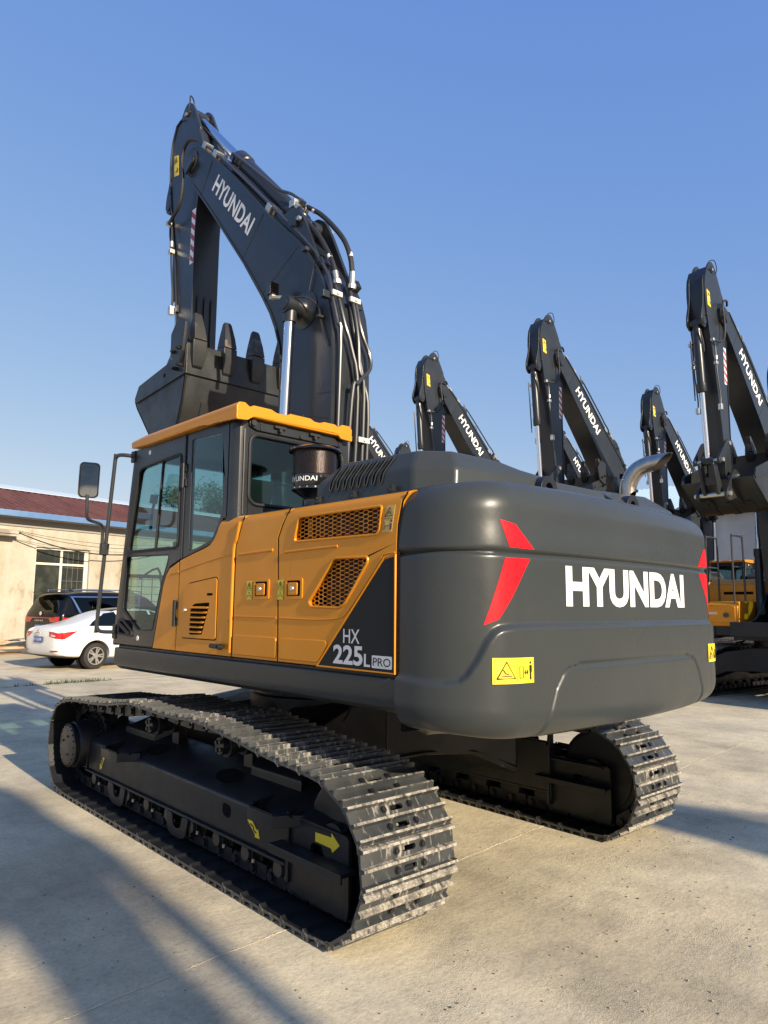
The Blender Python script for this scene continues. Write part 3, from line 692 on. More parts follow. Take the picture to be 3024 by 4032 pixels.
for y in (-1.045, -1.365):
    par = pC if y > -1.2 else pD; w = .08; z0, z1 = 1.618, 1.736
    g = G(); g.prism('x', -1.379, -1.36, rrect(y-w, y+w, z0, z1, .012), [rrect(y-w+.018, y+w-.018, z0+.018, z1-.014, .008)]); g.build('latch_frame', 'orange', par, bevel=.004)
    g = G(); g.box(-1.3735, -1.3725, y-w+.01, y+w-.01, z0+.01, z1-.01); g.build('latch_recess', 'dark', par)
    g = G(); g.prism('x', -1.383, -1.372, rrect(y-.038, y+.050, 1.640, 1.712, .01)); g.build('latch', 'orange', par, bevel=.006)
    g = G(); g.rev((-1.390, y+.006, 1.678), (1, 0, 0), [(.004, 0), (.013, 0), (.015, .004), (.015, .012)], 16); g.build('lock', 'zinc', par)
    yy = y+.128
    g = G(); g.box(-1.3755, -1.3738, yy-.028, yy+.028, 1.616, 1.727); g.build('warning_decal', 'yellow', par)
    g = G(); g.tube([(-1.3765, yy-.022, 1.682), (-1.3765, yy, 1.722), (-1.3765, yy+.022, 1.682), (-1.3765, yy-.022, 1.682)], .0015, 4, 0); g.tube([(-1.3765, yy, 1.71), (-1.3765, yy, 1.690)], .003, 4, 0)
    g.tube([(-1.3765, yy-.028, 1.672), (-1.3765, yy+.028, 1.672)], .001, 4, 0); g.tube([(-1.3765, yy-.02, 1.63), (-1.3765, yy-.012, 1.642), (-1.3765, yy+.012, 1.642), (-1.3765, yy+.02, 1.63)], .0015, 4, 0); g.tube([(-1.3765, yy, 1.65), (-1.3765, yy, 1.662)], .002, 4, 0)
    g.build('decal_print', 'ink', par)
g = G(); g.cyl((-1.415, -.58, 1.325), (-1.37, -.58, 1.325), .010, 10); g.cyl((-1.41, -.55, 1.327), (-1.41, -.62, 1.325), .015, 12); g.cyl((-1.415, -.645, 1.322), (-1.39, -.645, 1.322), .018, 12); g.build('hose_coupling', 'black', EX)
g = G(); dq = [(-1.600, 1.272), (-2.090, 1.800), (-2.108, 1.812), (-2.166, 1.822), (-2.166, 1.272)]
g.prism('x', -1.3765, -1.3735, dq)
TD = g.build('badge_panel', mat('charcoal_vinyl', (.011, .013, .0145), .5, spec=.2), pD)
g = G(); g.tube([(-1.374, a, b) for a, b in [(-1.585, 1.268), (-2.098, 1.822), (-2.172, 1.832), (-2.174, 1.268), (-1.585, 1.268)]], .006, 6, 0); g.build('badge_rim', 'orange', pD)
LT = mat('pale_badge_print', (.62, .63, .63), .45)
xs = -1.378
def tx(t, y0, w, z0, h, off=.01, m=LT, x=xs): text_g(t, w, h, lambda u, v: (x, y0-u, z0+v), off=off).build('badge_text', m, pD)
tx('HX', -1.80, .125, 1.397, .070, .005)
tx('225', -1.722, .228, 1.289, .097, .028); tx('L', -1.960, .045, 1.288, .062, .02)
g = G(); g.prism('x', xs, xs+.001, rrect(-2.158, -2.017, 1.286, 1.346, .006)); g.build('badge_plate', LT, pD)
tx('PRO', -2.026, .123, 1.296, .040, .006, M['ink'], xs-.0012)
g = G(); g.prism('x', -1.3755, -1.3735, [(-2.112, 2.074), (-2.172, 2.074), (-2.146, 1.944), (-2.080, 1.944)]); wd = g.build('warning_decal', mat('faded_yellow_decal', (.62, .40, .10), .4), pD)
g = G(); q = -1.3765; g.tube([(q, -2.098, 2.022), (q, -2.137, 2.065), (q, -2.155, 2.022), (q, -2.098, 2.022)], .0022, 4, 0); g.tube([(q, -2.118, 2.030), (q, -2.132, 2.045), (q, -2.142, 2.030)], .002, 4, 0)
g.tube([(q, -2.09, 2.01), (q, -2.16, 2.01)], .001, 4, 0); g.tube([(q, -2.143, 1.985), (q, -2.140, 1.955)], .006, 5, 0); g.tube([(q, -2.10, 1.975), (q, -2.125, 1.975)], .0018, 4, 0); g.tube([(q, -2.088, 1.995), (q, -2.099, 1.995), (q, -2.095, 1.957), (q, -2.084, 1.957), (q, -2.088, 1.995)], .001, 4, 0)
g.cyl((q, -2.144, 1.998), (q+.001, -2.144, 1.998), .006, 8); g.build('decal_print', 'ink', pD)
# ---- right side body: panels, tank, tool boxes, rails
for (a, b) in ((-.87, -1.50), (-1.515, -2.176)):
    g = G(); h = [rpoly([(a-.08, 1.95), (b+.08, 1.95), (b+.08, 2.06), (a-.08, 2.06)], .02)]
    g.prism('x', 1.342, 1.372, [(a, 1.267), (b, 1.267), (b, 2.14), (a, 2.14)], h); g.build('side_panel', 'orange', EX, bevel=.008)
g = G(); g.prism('x', .42, 1.35, rpoly([(-.85, 1.262), (.20, 1.262), (.20, 2.05), (.05, 2.15), (-.85, 2.15)], .03)); FT = g.build('fuel_tank', 'orange', EX, bevel=.02, seg=3)
g = G(); g.box(.50, 1.05, .195, .212, 1.86, 1.91); g.build('step_slot', 'dark', FT)
g = G(); g.cyl((.85, -.3, 2.15), (.85, -.3, 2.22), .05, 20); g.build('filler_cap', 'black', FT)
g = G(); g.prism('x', .45, 1.35, rpoly([(.22, 1.262), (1.0, 1.262), (1.0, 1.62), (.92, 1.72), (.22, 1.72)], .03)); TB = g.build('tool_box', 'orange', EX, bevel=.02, seg=3)
g = G(); g.prism('y', 1.0, 1.012, rrect(.50, 1.30, 1.33, 1.64, .04)); g.build('box_lid', 'orange', TB, bevel=.006)
g = G(); g.box(.84, .98, 1.012, 1.03, 1.48, 1.52); g.build('handle', 'zinc', TB)
for x in (.66, 1.14): g = G(); g.cyl((x, 1.01, 1.47), (x, 1.05, 1.47), .045, 14); g.build('work_lamp', 'gloss', TB)
for x in (.50, .98):
    g = G(); g.tube([(x, 1.0, 1.68), (x, 1.0, 2.82), (x, .95, 2.92), (x, .62, 2.92), (x, .55, 2.82), (x, .55, 1.70)], .018, 10, 4); g.build('handrail', 'pipe', EX)
    g = G(); g.tube([(x, 1.0, 2.35), (x, .55, 2.35)], .014, 8, 0); g.build('cross_rail', 'pipe', EX)
g = G(); g.tube([(1.32, .98, 1.68), (1.32, .98, 2.2), (1.32, .90, 2.32), (1.32, .45, 2.62), (1.32, .30, 2.62), (1.32, .25, 2.15)], .018, 10, 4); g.build('handrail', 'pipe', EX)
g = G(); g.tube([(1.32, 1.0, 1.35), (1.36, 1.12, 1.45), (1.36, 1.12, 2.3), (1.36, 1.0, 2.55)], .014, 8, 3); g.box(1.22, 1.46, .98, 1.01, 2.5, 2.75); g.build('mirror', 'black', EX)
g = G(); g.box(-.36, .40, -.85, .35, 1.26, 1.62); g.box(-.2, .3, -.85, -.3, 1.62, 1.95); g.build('valve_block', 'dark', EX, bevel=.01)
for x in (-.26, .26):
    g = G(); g.prism('x', x-.02, x+.02, rpoly([(-.35, 1.25), (-.30, 1.80), (-.12, 1.95), (.12, 1.95), (.45, 1.6), (.75, 1.40), (1.05, 1.35), (1.05, 1.12), (-.35, 1.12)], .06)); g.build('boom_bracket', 'black', EX, bevel=.006)

# ---- cab
CB = empty('cab', '', '', rz=0); del CB['label']; del CB['category']; CB.parent = EX
XL, XR = -1.37, -.42
door = [(.978, 1.275), (.766, 2.79), (-.030, 2.787), (-.030, 1.90), (.118, 1.853), (.170, 1.80), (.212, 1.725), (.334, 1.275)]
gU = rpoly([(.829, 1.989), (.690, 2.606), (.640, 2.632), (.087, 2.658), (.022, 2.650), (.017, 1.982)], .04)
gL = rpoly([(.875, 1.545), (.842, 1.952), (.14, 1.934), (.165, 1.862), (.235, 1.735), (.345, 1.394), (.594, 1.390)], .025)
g = G(); g.prism('x', XL, XL+.035, door, [gU, gL]); DR = g.build('door', 'cabgrey', CB, bevel=.004)
g = G(); g.prism('x', XL+.012, XL+.017, gU); g.build('door_window', 'glass', CB)
g = G(); g.prism('x', XL+.012, XL+.017, gL); g.build('door_window', 'glass', CB)
g = G(); g.tube([(XL-.002, a, b) for a, b in gU]+[(XL-.002, *gU[0])], .009, 6, 0); g.build('window_seal', 'matte', CB)
g = G(); g.tube([(XL+.001, a, b) for a, b in gL]+[(XL+.001, *gL[0])], .005, 6, 0); g.build('window_seal', 'matte', CB)
g = G(); g.obox((XL+.010, .343, 2.317), (.010, 0, 0), (0, -.0035, -.001), (0, -.0315, .327)); g.obox((XL+.008, .42, 1.978), (.012, 0, 0), (0, .40, .003), (0, 0, .010)); g.build('sliding_window_frame', 'matte', CB)
# fixed rear quarter window
qp = [(-.045, 2.787), (-.045, 1.90), (-.19, 1.93), (-.43, 1.98), (-.485, 2.02), (-.522, 2.065), (-.565, 2.14), (-.62, 2.14), (-.62, 2.785)]
qh = rpoly([(-.118, 2.735), (-.49, 2.715), (-.525, 2.69), (-.556, 2.205), (-.50, 2.10), (-.435, 2.012), (-.25, 1.966), (-.132, 1.950)], .02)
g = G(); g.prism('x', XL+.004, XL+.035, qp, [qh]); g.build('side_pillar', 'cabgrey', CB, bevel=.004)
g = G(); g.prism('x', XL+.010, XL+.015, qh); g.build('quarter_window', 'glass', CB)
g = G(); g.obox((XL+.0, -.0375, 2.34), (.004, 0, 0), (0, .006, 0), (0, 0, .44)); g.build('door_gap_seal', 'matte', CB)
# rear corner post, rear wall and window
g = G(); g.prism('z', 2.10, 2.80, [(XL+.004, -.60), (XL+.004, -.645), (XL+.012, -.675), (XL+.030, -.695), (XL+.06, -.703), (XL+.10, -.703), (XL+.10, -.60)]); g.build('rear_post', 'cabgrey', CB, bevel=.004)
rh = rrect(-1.268, -.482, 2.232, 2.695, .065, 6)
g = G(); g.prism('y', -.703, -.665, [(XL+.095, 1.26), (XR, 1.26), (XR, 2.80), (XL+.095, 2.80)], [rh]); g.build('rear_wall', 'cabgrey', CB, bevel=.004)
g = G(); g.prism('y', -.69, -.685, rh); g.build('rear_window', 'glass', CB)
g = G(); g.tube([(a, -.706, b) for a, b in rh]+[(rh[0][0], -.706, rh[0][1])], .013, 8, 0); g.build('window_seal', 'matte', CB)
g = G(); g.tube([(-1.312, -.706, 2.16), (-1.312, -.706, 2.72)], .006, 6, 0); g.build('pillar_rib', 'cabgrey', CB)
g = G(); g.prism('y', -.722, -.703, rpoly([(-1.285, 2.79), (-1.285, 2.745), (-1.225, 2.722), (-.515, 2.722), (-.495, 2.745), (-.495, 2.79)], .01)); g.build('rear_bracket', 'cabgrey', CB, bevel=.004)
g = G()
for x in (-1.20, -.53):
    for z in (2.738, 2.755, 2.772): g.cyl((x, -.728, z), (x, -.72, z), .0075, 8)
for x in (-1.055, -.76): g.cyl((x, -.75, 2.745), (x, -.72, 2.745), .014, 10); g.box(x-.045, x+.045, -.745, -.725, 2.758, 2.775)
g.cyl((-1.262, -.74, 2.765), (-1.262, -.72, 2.765), .02, 12); g.cyl((-.87, -.732, 2.738), (-.87, -.72, 2.738), .014, 12); g.build('roof_bolt', 'matte', CB)
# right wall and front
def fy(z): return .985-(z-1.26)*.146
g = G(); rw = [(fy(1.26), 1.26), (fy(2.79), 2.79), (-.665, 2.79), (-.665, 1.26)]
rwh = rpoly([(.80, 1.75), (.68, 2.66), (-.56, 2.66), (-.56, 1.75)], .05)
g.prism('x', XR-.035, XR, rw, [rwh]); g.build('right_wall', 'cabgrey', CB, bevel=.004)
g = G(); g.prism('x', XR-.02, XR-.015, rwh); g.build('side_window', 'glass', CB)
g = G()
for x in (XL+.002, XR-.055):
    g.add([(x, fy(1.26)-.01, 1.26), (x+.055, fy(1.26)-.01, 1.26), (x+.055, fy(2.79)-.01, 2.79), (x, fy(2.79)-.01, 2.79), (x, fy(1.26)+.045, 1.26), (x+.055, fy(1.26)+.045, 1.26), (x+.055, fy(2.79)+.045, 2.79), (x, fy(2.79)+.045, 2.79)],
          [(0, 1, 2, 3), (4, 7, 6, 5), (0, 4, 5, 1), (1, 5, 6, 2), (2, 6, 7, 3), (3, 7, 4, 0)])
g.box(XL+.03, XR-.03, fy(2.74)-.03, fy(2.74)+.03, 2.72, 2.78); g.box(XL+.03, XR-.03, fy(1.3)-.03, fy(1.3)+.03, 1.26, 1.36); g.box(XL+.03, XR-.03, fy(1.8)+.0, fy(1.8)+.02, 1.79, 1.82)
g.build('front_post', 'cabgrey', CB, bevel=.012)
g = G(); g.add([(XL+.03, fy(1.3)+.02, 1.3), (XR-.03, fy(1.3)+.02, 1.3), (XR-.03, fy(2.75)+.02, 2.75), (XL+.03, fy(2.75)+.02, 2.75)], [(0, 1, 2, 3)]); g.build('windshield', 'glass', CB)
g = G(); g.box(XL+.04, XR-.04, -.66, .93, 1.262, 1.30); g.build('cab_floor', 'matte', CB)
# roof
rp = [(-1.412, 2.790), (-1.415, 2.850), (-1.395, 2.876), (-1.350, 2.880), (-1.312, 2.856), (-1.285, 2.872), (-1.145, 2.872), (-1.105, 2.856), (-1.02, 2.856), (-.99, 2.872), (-.82, 2.872), (-.785, 2.856), (-.73, 2.856), (-.70, 2.870), (-.60, 2.870), (-.57, 2.856), (-.53, 2.880), (-.46, 2.880), (-.437, 2.856), (-.440, 2.790)]
g = G()
ra = [(x, -.765, z) for x, z in rp]; rb_ = [(x*1.0+( .0 if x > -1.3 else .0), .55, z) for x, z in rp]; rc = [(x if abs(x+.93) < .4 else x+(.012 if x < -1 else -.012), .80, 2.806+(z-2.79)*.72) for x, z in rp]
g.loft([ra, rb_, rc]); RF = g.build('roof', 'orange', CB, bevel=.010, seg=3, ang=20)
g = G(); g.prism('y', -.768, -.745, rpoly([(-1.413, 2.80), (-1.410, 2.757), (-1.330, 2.764), (-1.306, 2.782), (-1.28, 2.795), (-.60, 2.803), (-.573, 2.795), (-.546, 2.772), (-.442, 2.767), (-.440, 2.81), (-1.413, 2.81)], .008)); 
g.prism('x', -1.4145, -1.395, rpoly([(-.767, 2.80), (-.767, 2.760), (-.49, 2.778), (-.42, 2.776), (-.34, 2.79), (-.12, 2.797), (-.08, 2.80), (.3, 2.80), (.3, 2.815), (-.767, 2.815)], .01)); g.build('roof_skirt', 'orange', CB, bevel=.004)
g = G(); g.box(-1.36, -.44, -.66, .78, 2.775, 2.795); g.build('headliner', 'matte', CB)
for p in ((-1.28, .55), (-1.19, -.42)):
    g = G(); ring = [(p[0]+.026*math.cos(a), p[1], 2.91+.026*math.sin(a)) for a in [2*math.pi*i/14 for i in range(15)]]; g.tube(ring, .007, 8, 0); g.cyl((p[0], p[1], 2.86), (p[0], p[1], 2.89), .012, 10); g.build('lifting_ring', 'matte', CB)
g = G(); g.tube([(-.52, -.3, 2.86), (-.515, -.29, 2.93), (-.50, -.25, 3.06)], lambda t: .006-.003*t, 6, 3); g.build('antenna', 'matte', CB)
# door furniture
for (y, z0, z1, x) in ((-.030, 2.40, 2.575, XL-.010), (.000, 1.432, 1.612, XL-.012)):
    g = G(); g.cyl((x, y, z0), (x, y, z1), .014, 12); g.cyl((x, y, (z0+z1)/2-.004), (x, y, (z0+z1)/2+.004), .0165, 12)
    g.box(x+.004, XL+.006, y-.035, y+.035, z0+.01, z0+.06); g.box(x+.004, XL+.006, y-.035, y+.035, z1-.06, z1-.01); g.build('hinge', 'black', CB, ang=40)
g = G(); hp = rpoly([(.920, 1.345), (.935, 1.455), (.865, 1.478), (.670, 1.385), (.662, 1.335)], .02); g.prism('x', XL-.008, XL+.006, hp, [rpoly([(.895, 1.362), (.905, 1.44), (.86, 1.455), (.70, 1.378), (.70, 1.352)], .015)]); g.build('handle_bezel', 'matte', CB, bevel=.003)
g = G(); g.box(XL-.001, XL+.0005, .67, .92, 1.345, 1.46); g.build('handle_recess', 'dark', CB); g = G(); g.obox((XL-.010, .80, 1.392), (.006, 0, 0), (0, .085, .035), (0, -.004, .014)); g.build('handle', 'matte', CB, bevel=.005)
for y, z in ((.527, 2.738), (.578, 1.329)): g = G(); g.rev((XL-.004, y, z), (1, 0, 0), [(.016, 0), (.019, .002), (.019, .006)], 16); g.build('door_button', 'white', CB)
g = G(); g.tube([(XL, .81, 2.748), (XL-.05, .84, 2.755), (XL-.085, .90, 2.758), (XL-.095, .935, 2.735), (XL-.095, .95, 2.66), (XL-.095, 1.11, 1.46), (XL-.093, 1.11, 1.40), (XL-.075, 1.08, 1.365), (XL, .99, 1.362)], .0155, 12, 5); g.build('grab_rail', 'pipe', CB)
g = G(); g.box(XL-.01, XL+.02, .775, .845, 2.70, 2.79); g.box(XL-.01, XL+.02, .96, 1.02, 1.31, 1.42); g.build('rail_bracket', 'black', CB, bevel=.004)
g = G(); g.cyl((XL-.095, 1.03, 2.06), (XL-.095, 1.043, 1.97), .028, 14); g.box(XL-.135, XL-.075, 1.01, 1.06, 1.965, 2.06); g.build('mirror_clamp', 'black', CB, bevel=.006)
g = G(); g.tube([(XL-.125, 1.035, 2.0), (XL-.125, 1.032, 2.12), (XL-.135, 1.02, 2.18), (XL-.17, .98, 2.205), (XL-.30, .86, 2.215), (XL-.335, .83, 2.24), (XL-.345, .815, 2.30), (XL-.345, .82, 2.40)], .013, 10, 5); g.build('mirror_arm', 'pipe', CB)
mc = Vector((-1.712, .81, 2.512)); ml = (mc-Vector((-.2, -.2, 2.0))); mn_ = Vector((-.30, -.92, -.26)).normalized()
mr = Vector((0, 0, 1)).cross(mn_).normalized(); mu = mn_.cross(mr)
def mring(w, h, d, r=.035): return [tuple(mc+mr*a+mu*b-mn_*d) for a, b in rrect(-w, w, -h, h, r, 5)]
g = G(); g.loft([mring(.070, .132, -.0), mring(.074, .137, .012), mring(.070, .132, .05), mring(.04, .09, .07)]); g.build('mirror', 'gloss', CB, ang=50)
g = G(); g.loft([mring(.062, .124, -.003, .03), mring(.062, .124, -.001, .03)]); g.build('mirror_glass', 'mirror', CB)
# interior
g = G(); g.prism('x', -1.12, -.68, rpoly([(-.05, 1.62), (.42, 1.60), (.44, 1.70), (.0, 1.74), (-.14, 2.25), (-.24, 2.27), (-.26, 2.2), (-.14, 1.65)], .04)); g.prism('x', -1.0, -.8, rpoly([(-.19, 2.28), (-.28, 2.30), (-.32, 2.48), (-.24, 2.49)], .03)); g.box(-1.05, -.75, -.05, .35, 1.30, 1.62); g.build('operator_seat', 'seat', CB, bevel=.03, seg=3)
g = G()
for x in (-1.20, -.60): g.box(x-.07, x+.07, -.1, .38, 1.55, 1.78); g.cyl((x, .32, 1.76), (x, .36, 1.98), .018, 8); g.cyl((x, .36, 1.96), (x, .37, 2.05), .026, 10)
g.build('control_console', 'matte', CB, bevel=.02)
g = G(); g.box(-.56, -.50, .60, .82, 1.9, 2.08); g.tube([(-.6, .80, 1.35), (-.6, .78, 1.9)], .015, 6, 0); g.box(-1.3, -.46, -.64, -.42, 1.3, 2.18); g.box(-1.25, -.5, .80, .86, 1.30, 1.5); g.build('cab_trim', 'matte', CB, bevel=.01)
g = G(); g.tube([(-1.30, .60, 2.15), (-1.29, .60, 2.32), (-1.29, .55, 2.4)], .012, 8, 3); g.cyl((-1.29, .60, 2.36), (-1.29, .58, 2.42), .03, 12); g.tube([(-1.31, .72, 1.78), (-1.30, .45, 1.85), (-1.30, .38, 1.72)], .008, 6, 3); g.build('inner_lever', 'matte', CB)
g = G(); g.add([(-1.335, .90, 1.565), (-1.335, .645, 1.560), (-1.335, .645, 1.640), (-1.335, .78, 1.675), (-1.335, .85, 1.700), (-1.335, .90, 1.67)], [(0, 1, 2, 3, 4, 5)]); g.build('paper_note', 'paper', CB)
text_g('40186', .19, .062, lambda u, v: (-1.338, .865-u, 1.582+v), off=-.01).build('note_print', 'ink', CB)
g = G(); g.box(-.60, -.58, .2, .9, 1.3, 1.62); g.build('foot_guard', 'matte', CB)
g = G()
for i in range(9): g.box(-1.26+i*.09, -1.255+i*.09, .985, .989, 1.34, 1.8)
for i in range(8): g.box(-1.30, -.48, .985, .989, 1.36+i*.06, 1.365+i*.06)
g.build('front_guard', 'matte', CB, flat=True)

# ---- air pre-cleaner
px, py = -1.04, -1.10
g = G(); g.rev((px, py, 0), (0, 0, 1), [(.05, 2.10), (.062, 2.12), (.062, 2.195), (.074, 2.20), (.074, 2.235), (.062, 2.24), (.068, 2.25), (.128, 2.288), (.144, 2.296), (.144, 2.312), (.134, 2.318), (.138, 2.328), (.138, 2.388), (.134, 2.392)], 48)
PC = g.build('air_precleaner', 'gloss', EX)
m, t, p = nt_of('perforated_metal'); p.inputs['Base Color'].default_value = (.02, .018, .017, 1); p.inputs['Roughness'].default_value = .3; p.inputs['Metallic'].default_value = .6
vn = nd(t, 'ShaderNodeTexVoronoi'); vn.inputs['Scale'].default_value = 170; tc = nd(t, 'ShaderNodeTexCoord'); t.links.new(tc.outputs['Object'], vn.inputs['Vector'])
rr = ramp(t, vn.outputs['Distance'], [(.3, (.004, .003, .003)), (.55, (.035, .024, .022))]); t.links.new(rr.outputs[0], p.inputs['Base Color'])
b_ = nd(t, 'ShaderNodeBump'); b_.inputs['Distance'].default_value = .001; t.links.new(vn.outputs['Distance'], b_.inputs['Height']); t.links.new(b_.outputs[0], p.inputs['Normal'])
g = G(); g.rev((px, py, 0), (0, 0, 1), [(.130, 2.388), (.136, 2.392), (.136, 2.550), (.130, 2.555)], 48); g.build('mesh_screen', m, PC)
g = G(); g.rev((px, py, 0), (0, 0, 1), [(.134, 2.552), (.164, 2.542), (.168, 2.546), (.163, 2.556), (.135, 2.570), (.075, 2.582), (.01, 2.585)], 48); g.build('rain_cap', 'gloss', PC)
ca = math.atan2(CAM.y-py, CAM.x-px)
g = text_g('HYUNDAI', .215, .030, lambda u, v: (px+.1395*math.cos(ca-1.42+u/.1395), py+.1395*math.sin(ca-1.42+u/.1395), 2.342+v), off=.006, sub=10); g.build('lettering', 'white', PC)
g = G()
for i in range(5): a = ca-1+i*.35; g.cyl((px+.130*math.cos(a), py+.130*math.sin(a), 2.304), (px+.148*math.cos(a), py+.148*math.sin(a), 2.304), .005, 8)
g.build('screw', 'zinc', PC)

# ---- boom
top_e = [(2.20, 6.655), (2.0, 6.48), (1.84, 6.335), (1.415, 5.925), (.78, 5.255), (.32, 4.825), (.20, 4.69), (.08, 4.53), (-.03, 4.37), (-.11, 4.22), (-.165, 4.05), (-.195, 3.88), (-.21, 3.70), (-.215, 3.3), (-.205, 2.9), (-.18, 2.4), (-.14, 1.9)]
low_e = [(.30, 1.85), (.42, 2.5), (.49, 3.0), (.500, 3.4), (.485, 3.66), (.525, 3.90), (.60, 4.10), (.69, 4.27), (.82, 4.46), (1.17, 4.925), (1.80, 5.685), (2.15, 6.09), (2.31, 6.27)]
nose = arc((2.355, 6.56), .165, -85, 130, 10)
foot = arc((.06, 1.78), .19, 200, 340, 6)
g = G(); g.prism('x', -.190, .190, top_e+foot+low_e+nose); BM = g.build('boom', 'boom', EX, bevel=.006)
g = G(); g.strip('x', -.204, .204, top_e, -.018); g.strip('x', -.204, .204, low_e, -.018); g.build('flange', 'boom', BM, ang=40)
g = G()
for sx in (-1, 1):
    x = .190*sx
    for a, b in (((1.90, 6.35), (2.10, 6.06)), ((.87, 5.32), (1.20, 5.00)), ((.30, 4.77), (.83, 4.50)), ((-.17, 3.10), (.47, 3.30)), ((-.2, 3.32), (-.05, 3.34))): g.tube([(x, *a), (x, *b)], .005, 5, 0)
g.build('weld_seam', 'boom', BM)
for sx in (-1, 1):
    g = G(); g.rev((sx*.19, 2.355, 6.56), (sx, 0, 0), [(.125, -.01), (.125, .012), (.118, .018), (.07, .018), (.07, .030), (.04, .032)], 30)
    g.obox((sx*.235, 2.36, 6.50), (.012, 0, 0), (0, .075, -.04), (0, .03, .055)); g.build('nose_boss', 'boom', BM, ang=35)
    g = G(); g.rev((sx*.19, .17, 4.13), (sx, 0, 0), [(.17, -.01), (.17, .008), (.145, .012), (.10, .035), (.085, .06), (.08, .13)], 36)
    g.build('cylinder_boss', 'boom', BM)
    s_ = sx
g = G(); dv = Vector((-.675, -.738)); pv = Vector((-.738, .675))
for sx in (-1, 1):
    o = Vector((1.885, 6.005)) if sx < 0 else Vector((1.885, 6.005))+dv*1.10
    d2 = dv if sx < 0 else -dv; p2 = pv
    text_g('HYUNDAI', 1.10, .185, lambda u, v: (sx*.1925, o.x+d2.x*u+p2.x*v, o.y+d2.y*u+p2.y*v), off=.024).build('lettering', 'white', BM)
# arm cylinder bracket
for x in (-.145, .145):
    g = G(); g.prism('x', x-.018, x+.018, rpoly([(.66, 5.14), (.56, 5.20), (.44, 5.22), (.32, 5.14), (.22, 4.96), (-.02, 4.45), (.10, 4.53), (.30, 4.80)], .05)); g.build('cylinder_bracket', 'boom', BM, bevel=.005)
    sx = -1 if x < 0 else 1; g = G(); g.rev((x+sx*.018, .42, 5.07), (sx, 0, 0), [(.055, 0), (.055, .02), (.02, .022)], 20); g.cyl((x+sx*.03, .36, 5.02), (x+sx*.05, .36, 5.02), .03, 12); g.build('bracket_pin', 'zinc' if 0 else 'boom', BM)
    g = G(); g.cyl((x+sx*.03, .30, 5.04), (x+sx*.055, .30, 5.04), .022, 10); g.build('lock_bolt', 'zinc', BM)
# arm cylinder
A0, A1 = Vector((0, .42, 5.07)), Vector((0, 2.62, 7.33)); ad_ = (A1-A0).normalized()
g = G(); g.rev(A0, ad_, [(.05, -.07), (.075, -.05), (.075, .06), (.088, .10), (.088, 1.55), (.10, 1.56), (.106, 1.58), (.106, 1.74), (.095, 1.76), (.06, 1.765)], 32); g.cyl((-.12, .42, 5.07), (.12, .42, 5.07), .075, 24)
AC = g.build('arm_cylinder', 'boom', EX)
g = G(); g.cyl(A0+ad_*1.75, A1-ad_*.05, .053, 24); g.build('rod', 'chrome', AC)
g = G(); g.cyl((-.10, A1.y, A1.z), (.10, A1.y, A1.z), .075, 24); g.cyl(A1-ad_*.16, A1, .066, 20); g.build('rod_eye', 'boom', AC)
nv = Vector((0, ad_.z, -ad_.y)); 
def ap(t, x, o): return A0+ad_*t-nv*o+Vector((x, 0, 0))
g = G(); g.tube([ap(1.68, -.13, .02), ap(1.60, -.14, .05), ap(.75, -.125, .09), ap(.55, -.115, .10), ap(.35, -.09, .15), ap(.25, -.05, .15)], .015, 8, 3)
g.obox(ap(1.66, -.12, .0), (.03, 0, 0), ad_*.04, nv*.025); g.obox(ap(.22, -.05, .14), (.035, 0, 0), ad_*.045, nv*.03); g.build('cylinder_pipe', 'pipe', AC)
g = G(); g.tube([ap(1.70, -.13, .0), ap(1.75, -.16, .02), ap(1.82, -.17, .02)], .012, 8, 3); g.build('cylinder_fitting', 'zinc', AC)
# boom cylinders
for sx in (-1, 1):
    x = sx*.345
    g = G(); e = Vector((x, .175, 4.13)); f_ = Vector((x, .72, 1.45)); f_ = Vector((x, .30, 1.45)); dd = (f_-e).normalized()
    g.cyl(e+Vector((-.07, 0, 0)), e+Vector((.07, 0, 0)), .082, 28); g.cyl(e+Vector((-.078 if sx < 0 else .07, 0, 0)), e+Vector((-.07 if sx < 0 else .078, 0, 0)), .055, 24); g.cyl(e, e+dd*.15, .06, 20)
    BC = g.build('boom_cylinder', 'boom', EX)
    g = G(); g.cyl(e+dd*.14, e+dd*1.45, .045, 24); g.build('rod', 'chrome', BC)
    g = G(); g.rev(e+dd*1.42, dd, [(.05, 0), (.085, .005), (.085, .14), (.07, .15), (.07, 1.15), (.09, 1.2), (.09, 1.3)], 28); g.build('barrel', 'boom', BC)
# pipes on the boom back
def BP(i, x, o):      # point a distance o behind the boom top edge at a fractional index
    k = int(i); t = i-k; a = Vector(top_e[k]); b = Vector(top_e[min(k+1, len(top_e)-1)]); p = a.lerp(b, t)
    d = (Vector(top_e[min(k+1, len(top_e)-1)])-Vector(top_e[max(k-1, 0)])).normalized(); n = Vector((d.y, -d.x))
    if n.dot(Vector((-1, .6))) < 0: n = -n
    return (x, p.x+n.x*o, p.y+n.y*o)
pipes = [[(7.9, -.12, .09), (9.6, -.14, .08), (11, -.11, .08), (12, -.05, .08), (13, .02, .08), (15.9, .01, .08)],
         [(9.7, .055, .08), (10.6, .06, .08), (11.3, .09, .08), (12, .15, .08), (12.35, .14, .10), (12.75, -.01, .12), (13.1, -.06, .10), (15.9, -.07, .08)],
         [(8.1, .02, .10), (9.6, .02, .08), (11.4, .03, .08), (12.4, .04, .08), (13, .09, .08), (15.9, .10, .08)],
         [(9.4, .02, .045), (11, .02, .045), (12.6, .11, .05), (13.4, .16, .06), (15.9, .16, .06)]]
for P_ in pipes:
    g = G(); g.tube([BP(*q) for q in P_], .0175, 10, 4); g.build('hydraulic_pipe', 'pipe', BM)
